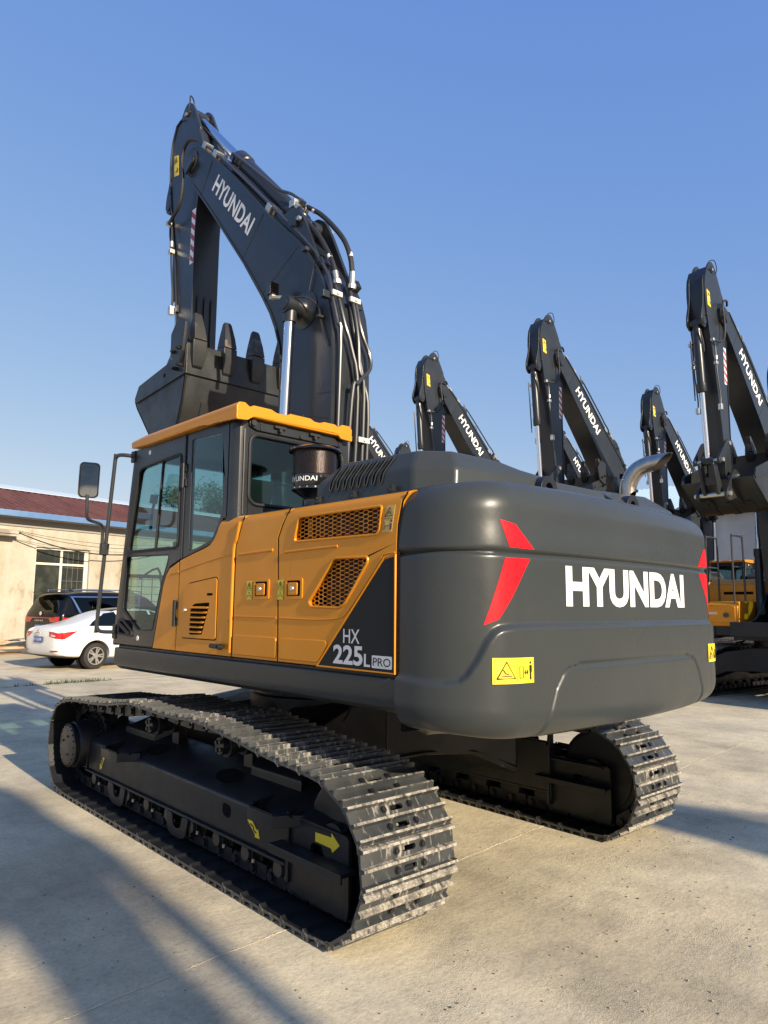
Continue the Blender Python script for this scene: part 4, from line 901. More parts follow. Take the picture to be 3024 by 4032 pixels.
g = G(); g.tube([BP(.2, -.16, .05), BP(1, -.16, .055), BP(3, -.16, .055), BP(5, -.16, .055), BP(7, -.155, .06), BP(8.4, -.17, .07), BP(9.5, -.20, .07), BP(11, -.18, .07), BP(12, -.16, .07), BP(15.9, -.15, .07)], .0165, 10, 4); g.build('hydraulic_pipe', 'pipe', BM)
g = G(); g.tube([BP(1.2, -.10, .05), BP(3, -.10, .05), BP(5, -.10, .05), BP(6.6, -.10, .05)], .024, 10, 3); g.build('hydraulic_pipe', 'pipe', BM)
for i, x in ((.2, -.13), (1.6, -.14), (3.9, -.14), (7.2, -.12), (8.1, .15)):
    p = BP(i, x, .05); g = G(); a = Vector(BP(i+.05, x, .05))-Vector(BP(i-.05 if i > .1 else i, x, .05)); a.normalize(); b = Vector((0, -a.z, a.y))
    g.obox(p, (.048, 0, 0), a*.045, b*.035); g.build('pipe_clamp', 'zinc' if i < 4 else 'black', BM, bevel=.004)
for i, x0, x1 in ((9.6, -.225, -.12), (9.6, -.03, .085), (13.9, .02, .14)):
    p = Vector(BP(i, 0, .105)); g = G(); g.box(x0, x1, p.y-.010, p.y+.012, p.z-.022, p.z+.022); g.cyl(((x0+x1)/2, p.y-.022, p.z), ((x0+x1)/2, p.y, p.z), .014, 8); g.build('pipe_clamp', mat('pale_clamp_%d' % int(i*10+x0*100), (.60, .60, .50), .45), BM, bevel=.003)
for x0 in (-.29, .07):
    p = Vector(BP(9.6, 0, .05)); g = G(); g.box(x0-.01, x0+.06, p.y-.03, p.y+.02, p.z-.03, p.z+.03); g.build('clamp_bracket', 'boom', BM, bevel=.003)
# hoses from the pipes to the arm cylinder
g = G(); g.tube([(-.10, .47, 5.28), (-.10, .40, 5.20), (-.11, .27, 5.02), (-.12, .10, 4.83), (-.12, -.025, 4.645), (-.12, -.11, 4.49), (-.12, -.15, 4.38), (-.12, -.17, 4.31)], .021, 10, 5); g.build('hydraulic_hose', 'rubber', BM)
g = G(); g.tube([(.0, .46, 5.24), (.0, .43, 5.275), (.0, .37, 5.235), (.0, .226, 5.122), (.0, .053, 4.946), (.0, -.114, 4.739), (.01, -.19, 4.554), (.02, -.205, 4.396), (.02, -.205, 4.33)], .023, 10, 5); g.build('hydraulic_hose', 'rubber', BM)
g = G(); g.cyl((-.12, -.145, 4.40), (-.12, -.17, 4.30), .026, 12); g.cyl((.02, -.206, 4.42), (.02, -.203, 4.31), .028, 12); g.cyl((-.12, -.17, 4.31), (-.12, -.175, 4.275), .038, 8); g.cyl((.02, -.205, 4.31), (.02, -.20, 4.275), .038, 8)
g.cyl((.0, .47, 5.22), (.0, .42, 5.275), .026, 12); g.cyl((-.10, .50, 5.31), (-.10, .42, 5.22), .028, 12); g.box(-.13, -.07, .46, .54, 5.26, 5.33); g.build('hose_fitting', 'zinc', BM)
g = G(); g.cyl((.012, -.175, 4.60), (.012, -.19, 4.56), .0245, 12); g.cyl((.0, .33, 5.20), (.0, .30, 5.18), .0245, 12); g.cyl((-.105, .345, 5.12), (-.106, .325, 5.09), .0225, 12); g.cyl((-.12, -.06, 4.58), (-.12, -.08, 4.545), .0225, 12); g.build('hose_marker', 'white', BM)
# grease line and work light
g = G(); g.tube([(-.36, .10, 4.17), (-.30, .02, 4.17), (-.22, -.04, 4.10), (-.21, -.08, 3.95), (-.21, -.13, 3.80), (-.20, -.17, 3.72)], .008, 6, 4); g.tube([(-.21, .10, 4.28), (-.21, .04, 4.47), (-.21, .0, 4.52), (-.21, -.08, 4.48)], .006, 6, 3); g.build('grease_line', 'rubber', BM)
g = G(); g.box(-.255, -.195, -.10, -.06, 3.98, 4.0); g.box(-.24, -.2, .12, .18, 4.66, 4.69); g.build('line_clip', 'pipe', BM)
g = G(); lp = Vector((-.335, .47, 4.37)); g.box(lp.x-.045, lp.x+.045, lp.y-.03, lp.y+.03, lp.z-.055, lp.z+.055)
for k in range(7): g.box(lp.x-.045, lp.x+.045, lp.y-.045, lp.y-.03, lp.z-.052+k*.0165, lp.z-.046+k*.0165)
WL = g.build('work_light', 'gloss', BM, bevel=.003)
g = G(); g.obox((-.335, .36, 4.262), (.02, 0, 0), (0, .12, .04), (0, 0, .012)); g.box(-.355, -.315, .44, .49, 4.28, 4.32); g.build('light_bracket', mat('pale_bracket', (.5, .5, .42), .5), BM, bevel=.003)

# ---- arm
AX = .145
ar_f = [(2.66, 7.24), (2.75, 7.285), (2.85, 7.26), (2.93, 7.10), (2.955, 6.95), (2.96, 6.80), (2.94, 6.56), (2.885, 6.24), (2.78, 5.78), (2.735, 5.55), (2.675, 5.12), (2.59, 4.57), (2.53, 4.1)]
ar_r = [(2.30, 3.85), (2.30, 4.4), (2.300, 5.0), (2.300, 5.7), (2.285, 5.97), (2.255, 6.15), (2.20, 6.40), (2.20, 6.70), (2.29, 6.92), (2.45, 7.12)]
end = arc((2.41, 3.74), .125, 340, 190, 8)
g = G(); g.prism('x', -AX, AX, ar_f+end+ar_r); AR = g.build('arm', 'boom', EX, bevel=.006)
g = G(); g.strip('x', -AX-.014, AX+.014, ar_f, .016); g.strip('x', -AX-.010, AX+.010, ar_r[:6], .014); g.build('flange', 'boom', AR, ang=40)
g = G()
for x in (-.085, 0, .085):
    g.prism('x', x-.013, x+.013, rpoly([(2.302, 3.95), (2.302, 5.02), (2.288, 4.99), (2.262, 4.93), (2.262, 3.95)], .01))
g.build('wear_strip', 'boom', AR, bevel=.003)
g = G()
for x in (-.085, 0, .085): 
    for k in range(7): g.cyl((x+.02, 2.30, 4.2+k*.11), (x+.02, 2.29, 4.2+k*.11), .012, 6)
g.build('strip_bolt', 'dark', AR)
brp = rpoly([(2.30, 6.98), (2.50, 7.36), (2.56, 7.43), (2.63, 7.465), (2.70, 7.44), (2.76, 7.37), (2.84, 7.24), (2.98, 7.08), (2.99, 6.80), (3.02, 6.60), (3.07, 6.46), (3.09, 6.36), (3.06, 6.24), (2.98, 6.19), (2.93, 6.25), (2.90, 6.4), (2.85, 6.45), (2.5, 6.8)], .06)
for x in (-.118, .118):
    g = G(); g.prism('x', x-.017, x+.017, brp); g.build('pin_bracket', 'boom', AR, bevel=.006)
    sx = -1 if x < 0 else 1
    g = G(); g.rev((x+sx*.017, 2.62, 7.33), (sx, 0, 0), [(.05, 0), (.05, .012), (.03, .014)], 20); g.build('pin', 'boom', AR); g = G(); g.rev((x+sx*.017, 3.0, 6.31), (sx, 0, 0), [(.06, 0), (.06, .012), (.03, .014)], 20); g.build('pin', 'boom', AR)
    g = G(); g.rev((x+sx*.017, 2.64, 7.31), (sx, 0, 0), [(.024, 0), (.024, .025), (.01, .027)], 10); g.build('lock_bolt', 'zinc', AR)
    g = G(); g.prism('x', min(sx*(AX+.002), sx*(AX+.004)), max(sx*(AX+.002), sx*(AX+.004)), [(2.885, 6.895), (2.79, 6.865), (2.765, 6.60), (2.87, 6.625)]); wd = g.build('warning_decal', 'yellow', AR)
    q = sx*(AX+.005); g = G(); g.tube([(q, 2.80, 6.79), (q, 2.84, 6.86), (q, 2.868, 6.79), (q, 2.80, 6.79)], .004, 4, 0); g.tube([(q, 2.835, 6.80), (q, 2.84, 6.83)], .007, 4, 0); g.tube([(q, 2.79, 6.65), (q, 2.79, 6.70)], .010, 5, 0); g.tube([(q, 2.81, 6.67), (q, 2.84, 6.67)], .004, 4, 0); g.build('decal_print', 'ink', AR)
    # red and white striped tape
    y0, y1, z0, z1 = 2.305, 2.385, 5.35, 5.995
    g = G(); g.prism('x', min(sx*(AX+.002), sx*(AX+.003)), max(sx*(AX+.002), sx*(AX+.003)), [(y0, z0), (y1+.01, z0), (y1, z1), (y0-.01, z1)]); st = g.build('striped_tape', mat('white_reflective_tape', (.72, .70, .72), .4), AR)
    g = G(); N = 5; hh = (z1-z0)/N
    for k in range(N):
        zc = z0+hh*k
        pl = [(y0, zc-.02), (y1, zc+.055), (y1, zc+.055+hh*.5), (y0, zc+hh*.5-.02)]; pl = [(a, min(max(b, z0), z1)) for a, b in pl]
        g.prism('x', min(sx*(AX+.0035), sx*(AX+.0045)), max(sx*(AX+.0035), sx*(AX+.0045)), pl)
    g.build('red_stripe', mat('dark_red_tape', (.32, .02, .035), .4), AR)
    g = G(); g.box(min(sx*AX, sx*(AX+.03)), max(sx*AX, sx*(AX+.03)), 2.60, 2.63, 4.86, 4.94); g.box(min(sx*AX, sx*(AX+.02)), max(sx*AX, sx*(AX+.02)), 2.92, 2.95, 6.42, 6.45); g.build('hose_stop', 'boom', AR, bevel=.003)
for sx in (-1, 1):
    X = sx*.235
    g = G(); g.tube([(sx*.19, 2.25, 6.76), (X, 2.36, 6.80), (X, 2.48, 6.76), (X, 2.52, 6.62), (X, 2.485, 6.45), (X, 2.48, 6.25), (X, 2.54, 6.08), (X, 2.68, 6.0), (sx*.20, 2.84, 6.0)], .019, 10, 5); g.build('hydraulic_hose', 'rubber', AR)
    X = sx*.19; g = G(); g.tube([(X, 2.84, 6.0), (X, 2.79, 5.95), (X, 2.77, 5.86), (X, 2.755, 5.5), (X, 2.68, 5.1), (X, 2.68, 4.98), (X, 2.69, 4.9)], .012, 8, 4); g.build('hydraulic_pipe', 'pipe', AR)
    g = G(); g.box(X-.03, X+.03, 2.83, 2.88, 5.98, 6.03); g.box(X-.025, X+.03, 2.73, 2.80, 5.60, 5.65); g.box(X-.03, X+.03, 2.66, 2.72, 4.84, 4.94); g.cyl((X, 2.765, 5.75), (X, 2.762, 5.68), .026, 12); g.build('pipe_clamp', 'zinc', AR, bevel=.004)
# grease hose at the very top
g = G(); g.tube([(-.06, 2.62, 7.42), (-.08, 2.60, 7.50), (-.15, 2.55, 7.50), (-.17, 2.52, 7.36), (-.165, 2.56, 7.25)], .008, 6, 4); g.build('grease_line', 'rubber', AR)
# bucket cylinder
B0, B1 = Vector((0, 3.0, 6.31)), Vector((0, 2.83, 3.98)); bd = (B1-B0).normalized()
g = G(); g.rev(B0, bd, [(.04, -.06), (.06, -.04), (.06, .05), (.07, .10), (.07, 1.02), (.078, 1.03), (.078, 1.16), (.07, 1.18), (.05, 1.19)], 28); g.cyl((-.098, B0.y, B0.z), (.098, B0.y, B0.z), .06, 20)
BK = g.build('bucket_cylinder', 'boom', EX); g = G(); g.cyl(B0+bd*1.18, B1-bd*.05, .042, 20); g.build('rod', 'chrome', BK)
g = G(); g.cyl((-.09, B1.y, B1.z), (.09, B1.y, B1.z), .065, 20); g.build('rod_eye', 'boom', BK)
g = G(); g.tube([(-.08, 3.05, 6.15), (-.10, 3.0, 5.95), (-.09, 2.97, 5.8)], .012, 8, 3); g.tube([(.09, 3.05, 6.0), (.10, 2.96, 5.0)], .012, 8, 3); g.build('cylinder_pipe', 'pipe', BK)
for x in (-.20, .20):
    g = G(); g.prism('x', x-.02, x+.02, rpoly([(2.86, 4.06), (2.92, 3.98), (2.88, 3.90), (2.52, 4.20), (2.45, 4.30), (2.50, 4.38), (2.60, 4.34)], .05)); g.build('side_link', 'boom', EX, bevel=.006)
g = G(); g.cyl((-.26, 2.83, 3.98), (.26, 2.83, 3.98), .035, 16); g.cyl((-.24, 2.52, 4.30), (.24, 2.52, 4.30), .035, 16); g.build('link_pin', 'zinc', EX)
g = G()
for x in (-.11, .11): g.prism('x', x-.025, x+.025, rpoly([(2.90, 4.04), (2.77, 4.05), (2.68, 3.60), (2.72, 3.48), (2.84, 3.50), (2.86, 3.7)], .05))
g.box(-.11, .11, 2.74, 2.82, 3.66, 3.8); g.build('bucket_link', 'boom', EX, bevel=.008)
# ---- bucket
shell = [(1.500, 4.075), (1.500, 3.76), (1.545, 3.54), (1.61, 3.34), (1.70, 3.20), (1.82, 3.12), (1.97, 3.11), (2.12, 3.19), (2.26, 3.33), (2.40, 3.48), (2.54, 3.63), (2.60, 3.72)]
inner = [(a+.02, b+.03) if 0 else (a, b) for a, b in shell]
g = G(); g.strip('x', -.60, .60, shell, -.022 if False else .022); BU = g.build('bucket', 'bucket', EX, bevel=.003, ang=40)
sidep = [(1.475, 4.075)]+shell[1:]+[(2.545, 3.74), (2.47, 3.855), (1.75, 3.96), (1.60, 4.05)]
for sx in (-1, 1):
    g = G(); a, b = (sx*.60, sx*.578); g.prism('x', min(a, b), max(a, b), sidep); g.build('side_plate', 'bucket', BU, bevel=.003)
    a, b = sx*.60, sx*.618; g = G(); g.prism('x', min(a, b), max(a, b), rpoly([(1.478, 4.07), (1.505, 3.775), (2.535, 3.685), (2.56, 3.735), (2.475, 3.86), (1.755, 3.965), (1.62, 4.04)], .012), [[(1.90+.022*math.cos(w), 3.845+.022*math.sin(w)) for w in [2*math.pi*i/12 for i in range(12)]]]); g.build('rim_plate', 'bucket', BU, bevel=.004)
    a, b = sx*.618, sx*.648; g = G(); g.prism('x', min(a, b), max(a, b), rpoly([(1.50, 4.00), (1.455, 4.28), (1.60, 4.36), (1.74, 4.22), (1.735, 3.985), (1.58, 3.86)], .012)); SC = g.build('side_cutter', 'bucket', BU, bevel=.006)
    for y, z in ((1.56, 4.04), (1.66, 4.02), (1.545, 3.87), (1.64, 3.85)): g = G(); g.cyl((sx*.616, y, z), (sx*.672, y, z), .020, 6); g.cyl((sx*.66, y, z), (sx*.685, y, z), .012, 8); g.build('cutter_bolt', 'black', BU)
g = G(); g.box(-.61, .61, 1.474, 1.502, 3.775, 4.085); g.build('cutting_edge', 'bucket', BU, bevel=.005)
g = G()
for x in (-.35, -.02, .30): g.strip('x', x-.05, x+.05, shell[2:9], -.014)
g.build('wear_plate', 'bucket', BU, ang=40)
for x in (-.235, .235):
    g = G(); g.prism('x', x-.022, x+.022, rpoly([(2.10, 3.22), (2.28, 3.80), (2.40, 3.88), (2.50, 3.82), (2.76, 3.60), (2.86, 3.48), (2.78, 3.38), (2.5, 3.4)], .05)); g.build('ear', 'bucket', BU, bevel=.006)
g = G(); g.cyl((-.30, 2.41, 3.74), (.30, 2.41, 3.74), .045, 18); g.cyl((-.30, 2.77, 3.50), (.30, 2.77, 3.50), .04, 18); g.build('bucket_pin', 'zinc', BU)
for i in range(4):
    x = -.50+i*.3333
    g = G(); g.loft([[(x-.055, 1.448, 3.86), (x+.055, 1.448, 3.86), (x+.050, 1.474, 3.84), (x-.050, 1.474, 3.84)], [(x-.075, 1.415, 3.99), (x+.075, 1.415, 3.99), (x+.075, 1.55, 4.02), (x-.075, 1.55, 4.02)], [(x-.075, 1.415, 4.115), (x+.075, 1.415, 4.115), (x+.075, 1.56, 4.13), (x-.075, 1.56, 4.13)]])
    AD = g.build('tooth_adapter', 'bucket', BU, bevel=.008)
    g = G(); g.loft([[(x-.068, 1.408, 4.118), (x+.068, 1.408, 4.118), (x+.068, 1.565, 4.135), (x-.068, 1.565, 4.135)], [(x-.058, 1.43, 4.23), (x+.058, 1.43, 4.23), (x+.058, 1.55, 4.24), (x-.058, 1.55, 4.24)], [(x-.040, 1.475, 4.38), (x+.040, 1.475, 4.38), (x+.040, 1.525, 4.38), (x-.040, 1.525, 4.38)], [(x-.030, 1.49, 4.405), (x+.030, 1.49, 4.405), (x+.030, 1.518, 4.405), (x-.030, 1.518, 4.405)]])
    g.build('tooth', 'tooth', BU, bevel=.005)
SHADOW_SPOTS = [((-5.85, -15.6), -90, 'charcoal excavator parked behind the photographer, its bucket facing right'), ((3.25, -19.2), 90, 'charcoal excavator parked farther behind the photographer, its bucket facing left')]
# ---------------------------------------------------------------- copies of the machine in the rows behind
KIDS = {}
for o in bpy.data.objects:
    if o.parent: KIDS.setdefault(o.parent.name, []).append(o)
def copy_tree(o, parent=None):
    c = o.copy(); COL.objects.link(c)
    if parent is not None: c.parent = parent
    for ch in KIDS.get(o.name, []): copy_tree(ch, c)
    return c
def curl(c):      # these machines hold the bucket curled a little tighter
    T = Matrix.Translation((0, 2.41, 3.74)) @ Matrix.Rotation(R(-11), 4, 'X') @ Matrix.Translation((0, -2.41, -3.74))
    for ch in c.children:
        if ch.name.split('.')[0] in ('bucket', 'bucket_link'): ch.matrix_local = T
RZ = R(86.62)
spots = [((10.85, -.09), 'charcoal excavator tallest in the row, cut by the right edge'),
         ((10.80, 3.11), 'charcoal excavator whose bucket teeth show just left of the curved exhaust pipe'),
         ((10.78, 6.24), 'charcoal excavator whose folded arm rises right behind the grey bonnet'),
         ((10.76, 9.38), 'charcoal excavator mostly hidden behind the foreground boom and cab'),
         ((16.92, 3.80), 'smaller-looking charcoal excavator rising just right of the curved exhaust pipe'),
         ((16.92, .66), 'charcoal excavator low at the right edge showing ochre tool boxes'),
         ((16.92, 6.94), 'charcoal excavator glimpsed between the arm and boom of another machine'),
         ((16.92, 10.08), 'charcoal excavator with only its yellow arm decal peeping over the bonnet'),
         ((16.92, 13.2), 'charcoal excavator with only its arm tip showing above the bonnet')]
for (x, y), lab in spots:
    c = copy_tree(EX); c.location = (x, y, 0); c.rotation_euler = (0, 0, RZ); c['label'] = lab; curl(c)
# machines standing behind the photographer; the sun throws their booms' shadows into view
for (x, y), rz, lab in SHADOW_SPOTS:
    c = copy_tree(EX); c.location = (x, y, 0); c.rotation_euler = (0, 0, R(rz)); c['label'] = lab

# ---------------------------------------------------------------- ground
m, t, p = nt_of('dusty_concrete')
n1 = noise(t, .22, 6, .6); n2 = noise(t, 2.2, 10, .68, stretch=(1, .55, 1)); n3 = noise(t, 38, 5, .7); n4 = noise(t, 5, 9, .72, stretch=(.75, 1.2, 1)); n6 = noise(t, .75, 5, .55)
c1 = ramp(t, n1.outputs[0], [(.34, (.53, .450, .305)), (.5, (.60, .520, .362)), (.66, (.66, .590, .428))])
c2 = ramp(t, n2.outputs[0], [(.32, (.74, .74, .75)), (.5, (.97, .97, .97)), (.68, (1.12, 1.11, 1.07))])
c3 = ramp(t, n3.outputs[0], [(.30, (.80, .79, .78)), (.5, (1, 1, 1)), (.72, (1.10, 1.10, 1.09))])
c4 = ramp(t, n4.outputs[0], [(.35, (.90, .90, .91)), (.6, (1.04, 1.035, 1.02))])
def mul(a, b):
    q = nd(t, 'ShaderNodeMix', data_type='RGBA', blend_type='MULTIPLY'); q.inputs['Factor'].default_value = 1
    t.links.new(a, q.inputs['A']); t.links.new(b, q.inputs['B']); return q.outputs['Result']
c6 = ramp(t, n6.outputs[0], [(.36, (.80, .80, .81)), (.50, (.98, .98, .98)), (.64, (1.05, 1.045, 1.02))])
col = mul(c6.outputs[0], mul(mul(mul(c1.outputs[0], c2.outputs[0]), c3.outputs[0]), c4.outputs[0])); t.links.new(col, p.inputs['Base Color'])
p.inputs['Roughness'].default_value = .92; p.inputs['Specular IOR Level'].default_value = .25
ad = nd(t, 'ShaderNodeMath', operation='ADD'); mm = nd(t, 'ShaderNodeMath', operation='MULTIPLY'); mm.inputs[1].default_value = .22
n5 = noise(t, 140, 3, .6); rp5 = ramp(t, n5.outputs[0], [(.45, (0,)*3), (.75, (1,)*3)])
mk = noise(t, 1.1, 4, .6); mkr = ramp(t, mk.outputs[0], [(.48, (0,)*3), (.62, (1,)*3)])
gm = nd(t, 'ShaderNodeMath', operation='MULTIPLY'); t.links.new(rp5.outputs[0], gm.inputs[0]); t.links.new(mkr.outputs[0], gm.inputs[1])
gm2 = nd(t, 'ShaderNodeMath', operation='MULTIPLY'); gm2.inputs[1].default_value = .30; t.links.new(gm.outputs[0], gm2.inputs[0])
t.links.new(n3.outputs[0], mm.inputs[0]); t.links.new(n4.outputs[0], ad.inputs[0]); t.links.new(mm.outputs[0], ad.inputs[1])
ad2 = nd(t, 'ShaderNodeMath', operation='ADD'); t.links.new(ad.outputs[0], ad2.inputs[0]); t.links.new(gm2.outputs[0], ad2.inputs[1])
b = nd(t, 'ShaderNodeBump'); b.inputs['Distance'].default_value = .010; b.inputs['Strength'].default_value = .8
t.links.new(ad2.outputs[0], b.inputs['Height']); t.links.new(b.outputs[0], p.inputs['Normal'])
GM = m
g = G(); g.add([(-300, -300, -.002), (300, -300, -.002), (300, 300, -.002), (-300, 300, -.002)], [(0, 1, 2, 3)]); o = g.build('ground', GM); o['kind'] = 'structure'
JM = mat('mortar_dust', (.50, .43, .30), .95, c2=(.70, .62, .46), nscale=5, bump=.004, bscale=50)
JD = mat('dirt_filled_joint', (.07, .06, .045), .95, c2=(.20, .17, .12), nscale=6)
def wob(x, s=1): return .008*math.sin(x*2.1*s)+.006*math.sin(x*6.3*s+1)+.005*math.sin(x*17*s+2)+random.uniform(-.006, .006)
def joint(p0, p1, w, m, z=.0012, name='ground_joint', n=260):
    p0, p1 = Vector(p0), Vector(p1); d = (p1-p0); L = d.length; d.normalize(); nn = Vector((-d.y, d.x)); g = G(); vs = []
    for i in range(n+1):
        s = L*i/n; c = p0+d*s+nn*wob(s)*.6; ww = w*random.uniform(.25, 1.2); h = .0015*random.random() if m is JM else 0
        vs += [tuple(c-nn*ww)+(0,), tuple(c+nn*ww*.1)+(z+h,), tuple(c+nn*ww)+(0,)]
    fs = []
    for i in range(n): fs += [(3*i, 3*i+3, 3*i+4, 3*i+1), (3*i+1, 3*i+4, 3*i+5, 3*i+2)]
    g.add(vs, fs); o = g.build(name, m); o['kind'] = 'structure'; return o
joint((-6, -1.79), (.33, -1.50), .006, JM, n=700); joint((.33, -1.50), (14, -.72), .006, JM, n=1200); joint((-12, 9.6), (1.7, 10.32), .03, JD, n=200); joint((1.7, 10.32), (30, 10.9), .03, JD, n=300)
joint((-1.2, -16), (1.6, 40), .012, JD, n=400) if 0 else None
# pebbles
def scatter(name, n, fn, mtl, smin, smax, label, cat):
    g = G(); rnd = random.Random(3)
    for i in range(n):
        x, y = fn(rnd); s = smin+(smax-smin)*rnd.random()**3; vs = []
        for k in range(6):
            d = Vector([(1, 0, 0), (-1, 0, 0), (0, 1, 0), (0, -1, 0), (0, 0, 1), (0, 0, -1)][k])*s*rnd.uniform(.6, 1.1); d.z *= .6
            a = rnd.random()*.8; vs.append((x+d.x*math.cos(a)-d.y*math.sin(a), y+d.x*math.sin(a)+d.y*math.cos(a), s*.25+d.z))
        g.add(vs, [(0, 2, 4), (2, 1, 4), (1, 3, 4), (3, 0, 4), (2, 0, 5), (1, 2, 5), (3, 1, 5), (0, 3, 5)])
    o = g.build(name, mtl, flat=True); o['kind'] = 'stuff'; tag(o, label, cat); return o
def fpos(r):
    if r.random() < .55:
        c = r.choice([(-1.3, -2.6), (-.6, -2.9), (.2, -2.4), (-2.4, -1.0), (.8, -3.4), (-2.9, 1.0), (1.5, -2.2)]); return c[0]+r.gauss(0, .45), c[1]+r.gauss(0, .35)
    return r.uniform(-5, 6), r.uniform(-4.2, 6)
scatter('gravel', 1500, fpos, mat('pale_grit', (.30, .26, .20), .9, c2=(.42, .38, .30), nscale=7), .002, .009, 'loose grit and small stones strewn over the dusty concrete', 'gravel')
scatter('dark_grit', 80, fpos, mat('dark_stone', (.06, .055, .05), .9), .004, .011, 'scattered darker stone chips on the dusty concrete', 'gravel')
# grass in the joint
g = G(); rnd = random.Random(5)
for cx, n in ((1.55, 70), (2.25, 60), (1.9, 30), (4.2, 18), (.9, 14), (5.3, 10)):
    for i in range(n):
        x = cx+rnd.gauss(0, .18); y = 10.32+rnd.gauss(0, .05)+(x-1.7)*.02; h = rnd.uniform(.02, .09); a = rnd.random()*6.28; w = rnd.uniform(.006, .016); l = rnd.uniform(.01, .06)
        g.add([(x-w*math.cos(a), y-w*math.sin(a), 0), (x+w*math.cos(a), y+w*math.sin(a), 0), (x+l*math.sin(a), y+l*math.cos(a), h)], [(0, 1, 2)])
o = g.build('weeds', mat('weed_green', (.045, .075, .02), .8), flat=True); o['kind'] = 'stuff'; tag(o, 'tufts of weeds growing in the concrete joint below the white car', 'weeds')

# ---------------------------------------------------------------- left building
LB = empty('workshop_building', 'long cream rendered workshop with rusty brown corrugated roof and blue gutter on the left', 'building', (3.7, 22.9, 0), R(10.5))
WM, t, p = nt_of('stained_cream_render')
n1 = noise(t, .5, 6, .6); n2 = noise(t, 1.6, 8, .7, stretch=(1, 1, .5)); n3 = noise(t, 12, 5)
c1 = ramp(t, n1.outputs[0], [(.35, (.38, .335, .255)), (.55, (.465, .435, .35)), (.7, (.43, .41, .35))]); c2 = ramp(t, n2.outputs[0], [(.34, (.52, .42, .30)), (.44, (.88, .84, .78)), (.58, (1, 1, 1))])
q = nd(t, 'ShaderNodeMix', data_type='RGBA', blend_type='MULTIPLY'); q.inputs['Factor'].default_value = .8
t.links.new(c1.outputs[0], q.inputs['A']); t.links.new(c2.outputs[0], q.inputs['B']); t.links.new(q.outputs['Result'], p.inputs['Base Color']); p.inputs['Roughness'].default_value = .9
b = nd(t, 'ShaderNodeBump'); b.inputs['Distance'].default_value = .01; t.links.new(n3.outputs[0], b.inputs['Height']); t.links.new(b.outputs[0], p.inputs['Normal'])
H = 4.72
wins = [(-5.9, -3.7), (1.40, 3.55), (8.4, 10.6), (15.4, 17.6), (22.4, 24.6)]
g = G(); g.prism('y', 0, .3, [(-14, 0), (34, 0), (34, H), (-14, H)], [[(a, 1.4), (b_, 1.4), (b_, 3.62), (a, 3.62)] for a, b_ in wins]); g.build('wall', WM, LB)
g = G(); g.box(-14, 34, 7.5, 7.8, 0, H); g.box(-14.3, -14, 0, 7.8, 0, H); g.box(34, 34.3, 0, 7.8, 0, H); g.build('wall', WM, LB)
FM = mat('pale_window_frame', (.62, .60, .50), .6)
for a, b_ in wins:
    g = G(); w = b_-a; g.box(a, b_, .10, .16, 1.4, 1.47); g.box(a, b_, .10, .16, 3.55, 3.62); g.box(a, a+.07, .10, .16, 1.47, 3.55); g.box(b_-.16, b_, .10, .16, 1.47, 3.55)
    g.box(a+w*.49-.045, a+w*.49+.045, .10, .16, 1.47, 3.55); g.box(a+.07, a+w*.49-.045, .10, .16, 2.98, 3.06); g.box(a+w*.49+.045, b_-.16, .10, .16, 2.98, 3.06); WF = g.build('window', FM, LB)
    g = G(); g.box(a+.07, b_-.1, .13, .14, 1.45, 3.6); g.build('pane', mat('grimy_dark_glass_%d' % int(a*10), (.028, .032, .028), .12, c2=(.06, .065, .05), nscale=2.5), WF)
    g = G()
    for i in range(1, 4): g.box(a+w*.51+(w*.4)*i/4, a+w*.51+(w*.4)*i/4+.02, .118, .128, 1.5, 3.5)
    for z in (1.9, 2.4, 2.9): g.box(a+w*.54, b_-.18, .116, .127, z, z+.02)
    g.build('window_grille', mat('dull_frame_%d' % int(a*10), (.10, .10, .08), .7), WF)
# corrugated roof
RMt, t, p = nt_of('rusty_brown_sheet')
n1 = noise(t, 1.2, 6, .65, stretch=(1, .3, 1)); n2 = noise(t, 9, 4, .6, stretch=(1, .4, 1))
c1 = ramp(t, n1.outputs[0], [(.35, (.095, .033, .021)), (.6, (.150, .058, .038)), (.78, (.19, .09, .065))]); c2 = ramp(t, n2.outputs[0], [(.66, (0,)*3), (.74, (1,)*3)])
q = nd(t, 'ShaderNodeMix', data_type='RGBA'); q.inputs['B'].default_value = (.34, .24, .19, 1)
sc_ = nd(t, 'ShaderNodeMath', operation='MULTIPLY'); sc_.inputs[1].default_value = .6; t.links.new(c2.outputs[0], sc_.inputs[0]); t.links.new(sc_.outputs[0], q.inputs['Factor'])
t.links.new(c1.outputs[0], q.inputs['A']); t.links.new(q.outputs['Result'], p.inputs['Base Color']); p.inputs['Roughness'].default_value = .6
g = G(); n = 170; vs = []
y0, z0, y1, z1 = -.45, H+.06, 3.9, H+1.52
for i in range(n*4+1):
    x = -14.5+49.0*i/(n*4); h = .055*(1, 1, -1, -1)[i % 4]; vs += [(x, y0, z0+h), (x, y1, z1+h)]
g.add(vs, [(2*i, 2*i+2, 2*i+3, 2*i+1) for i in range(n*4)]); RFo = g.build('roof', RMt, LB, flat=True)
g = G(); g.add([(-14.5, y1, z1), (34.5, y1, z1), (34.5, 8.25, z0), (-14.5, 8.25, z0)], [(0, 1, 2, 3)]); g.build('roof', RMt, LB)
g = G(); g.prism('x', -14.6, 34.6, [(3.35, z1-.12), (3.9, z1+.085), (4.45, z1-.12), (4.45, z1-.09), (3.9, z1+.125), (3.35, z1-.09)]); g.build('ridge_cap', mat('pale_blue_sheet', (.42, .50, .58), .5), RFo)
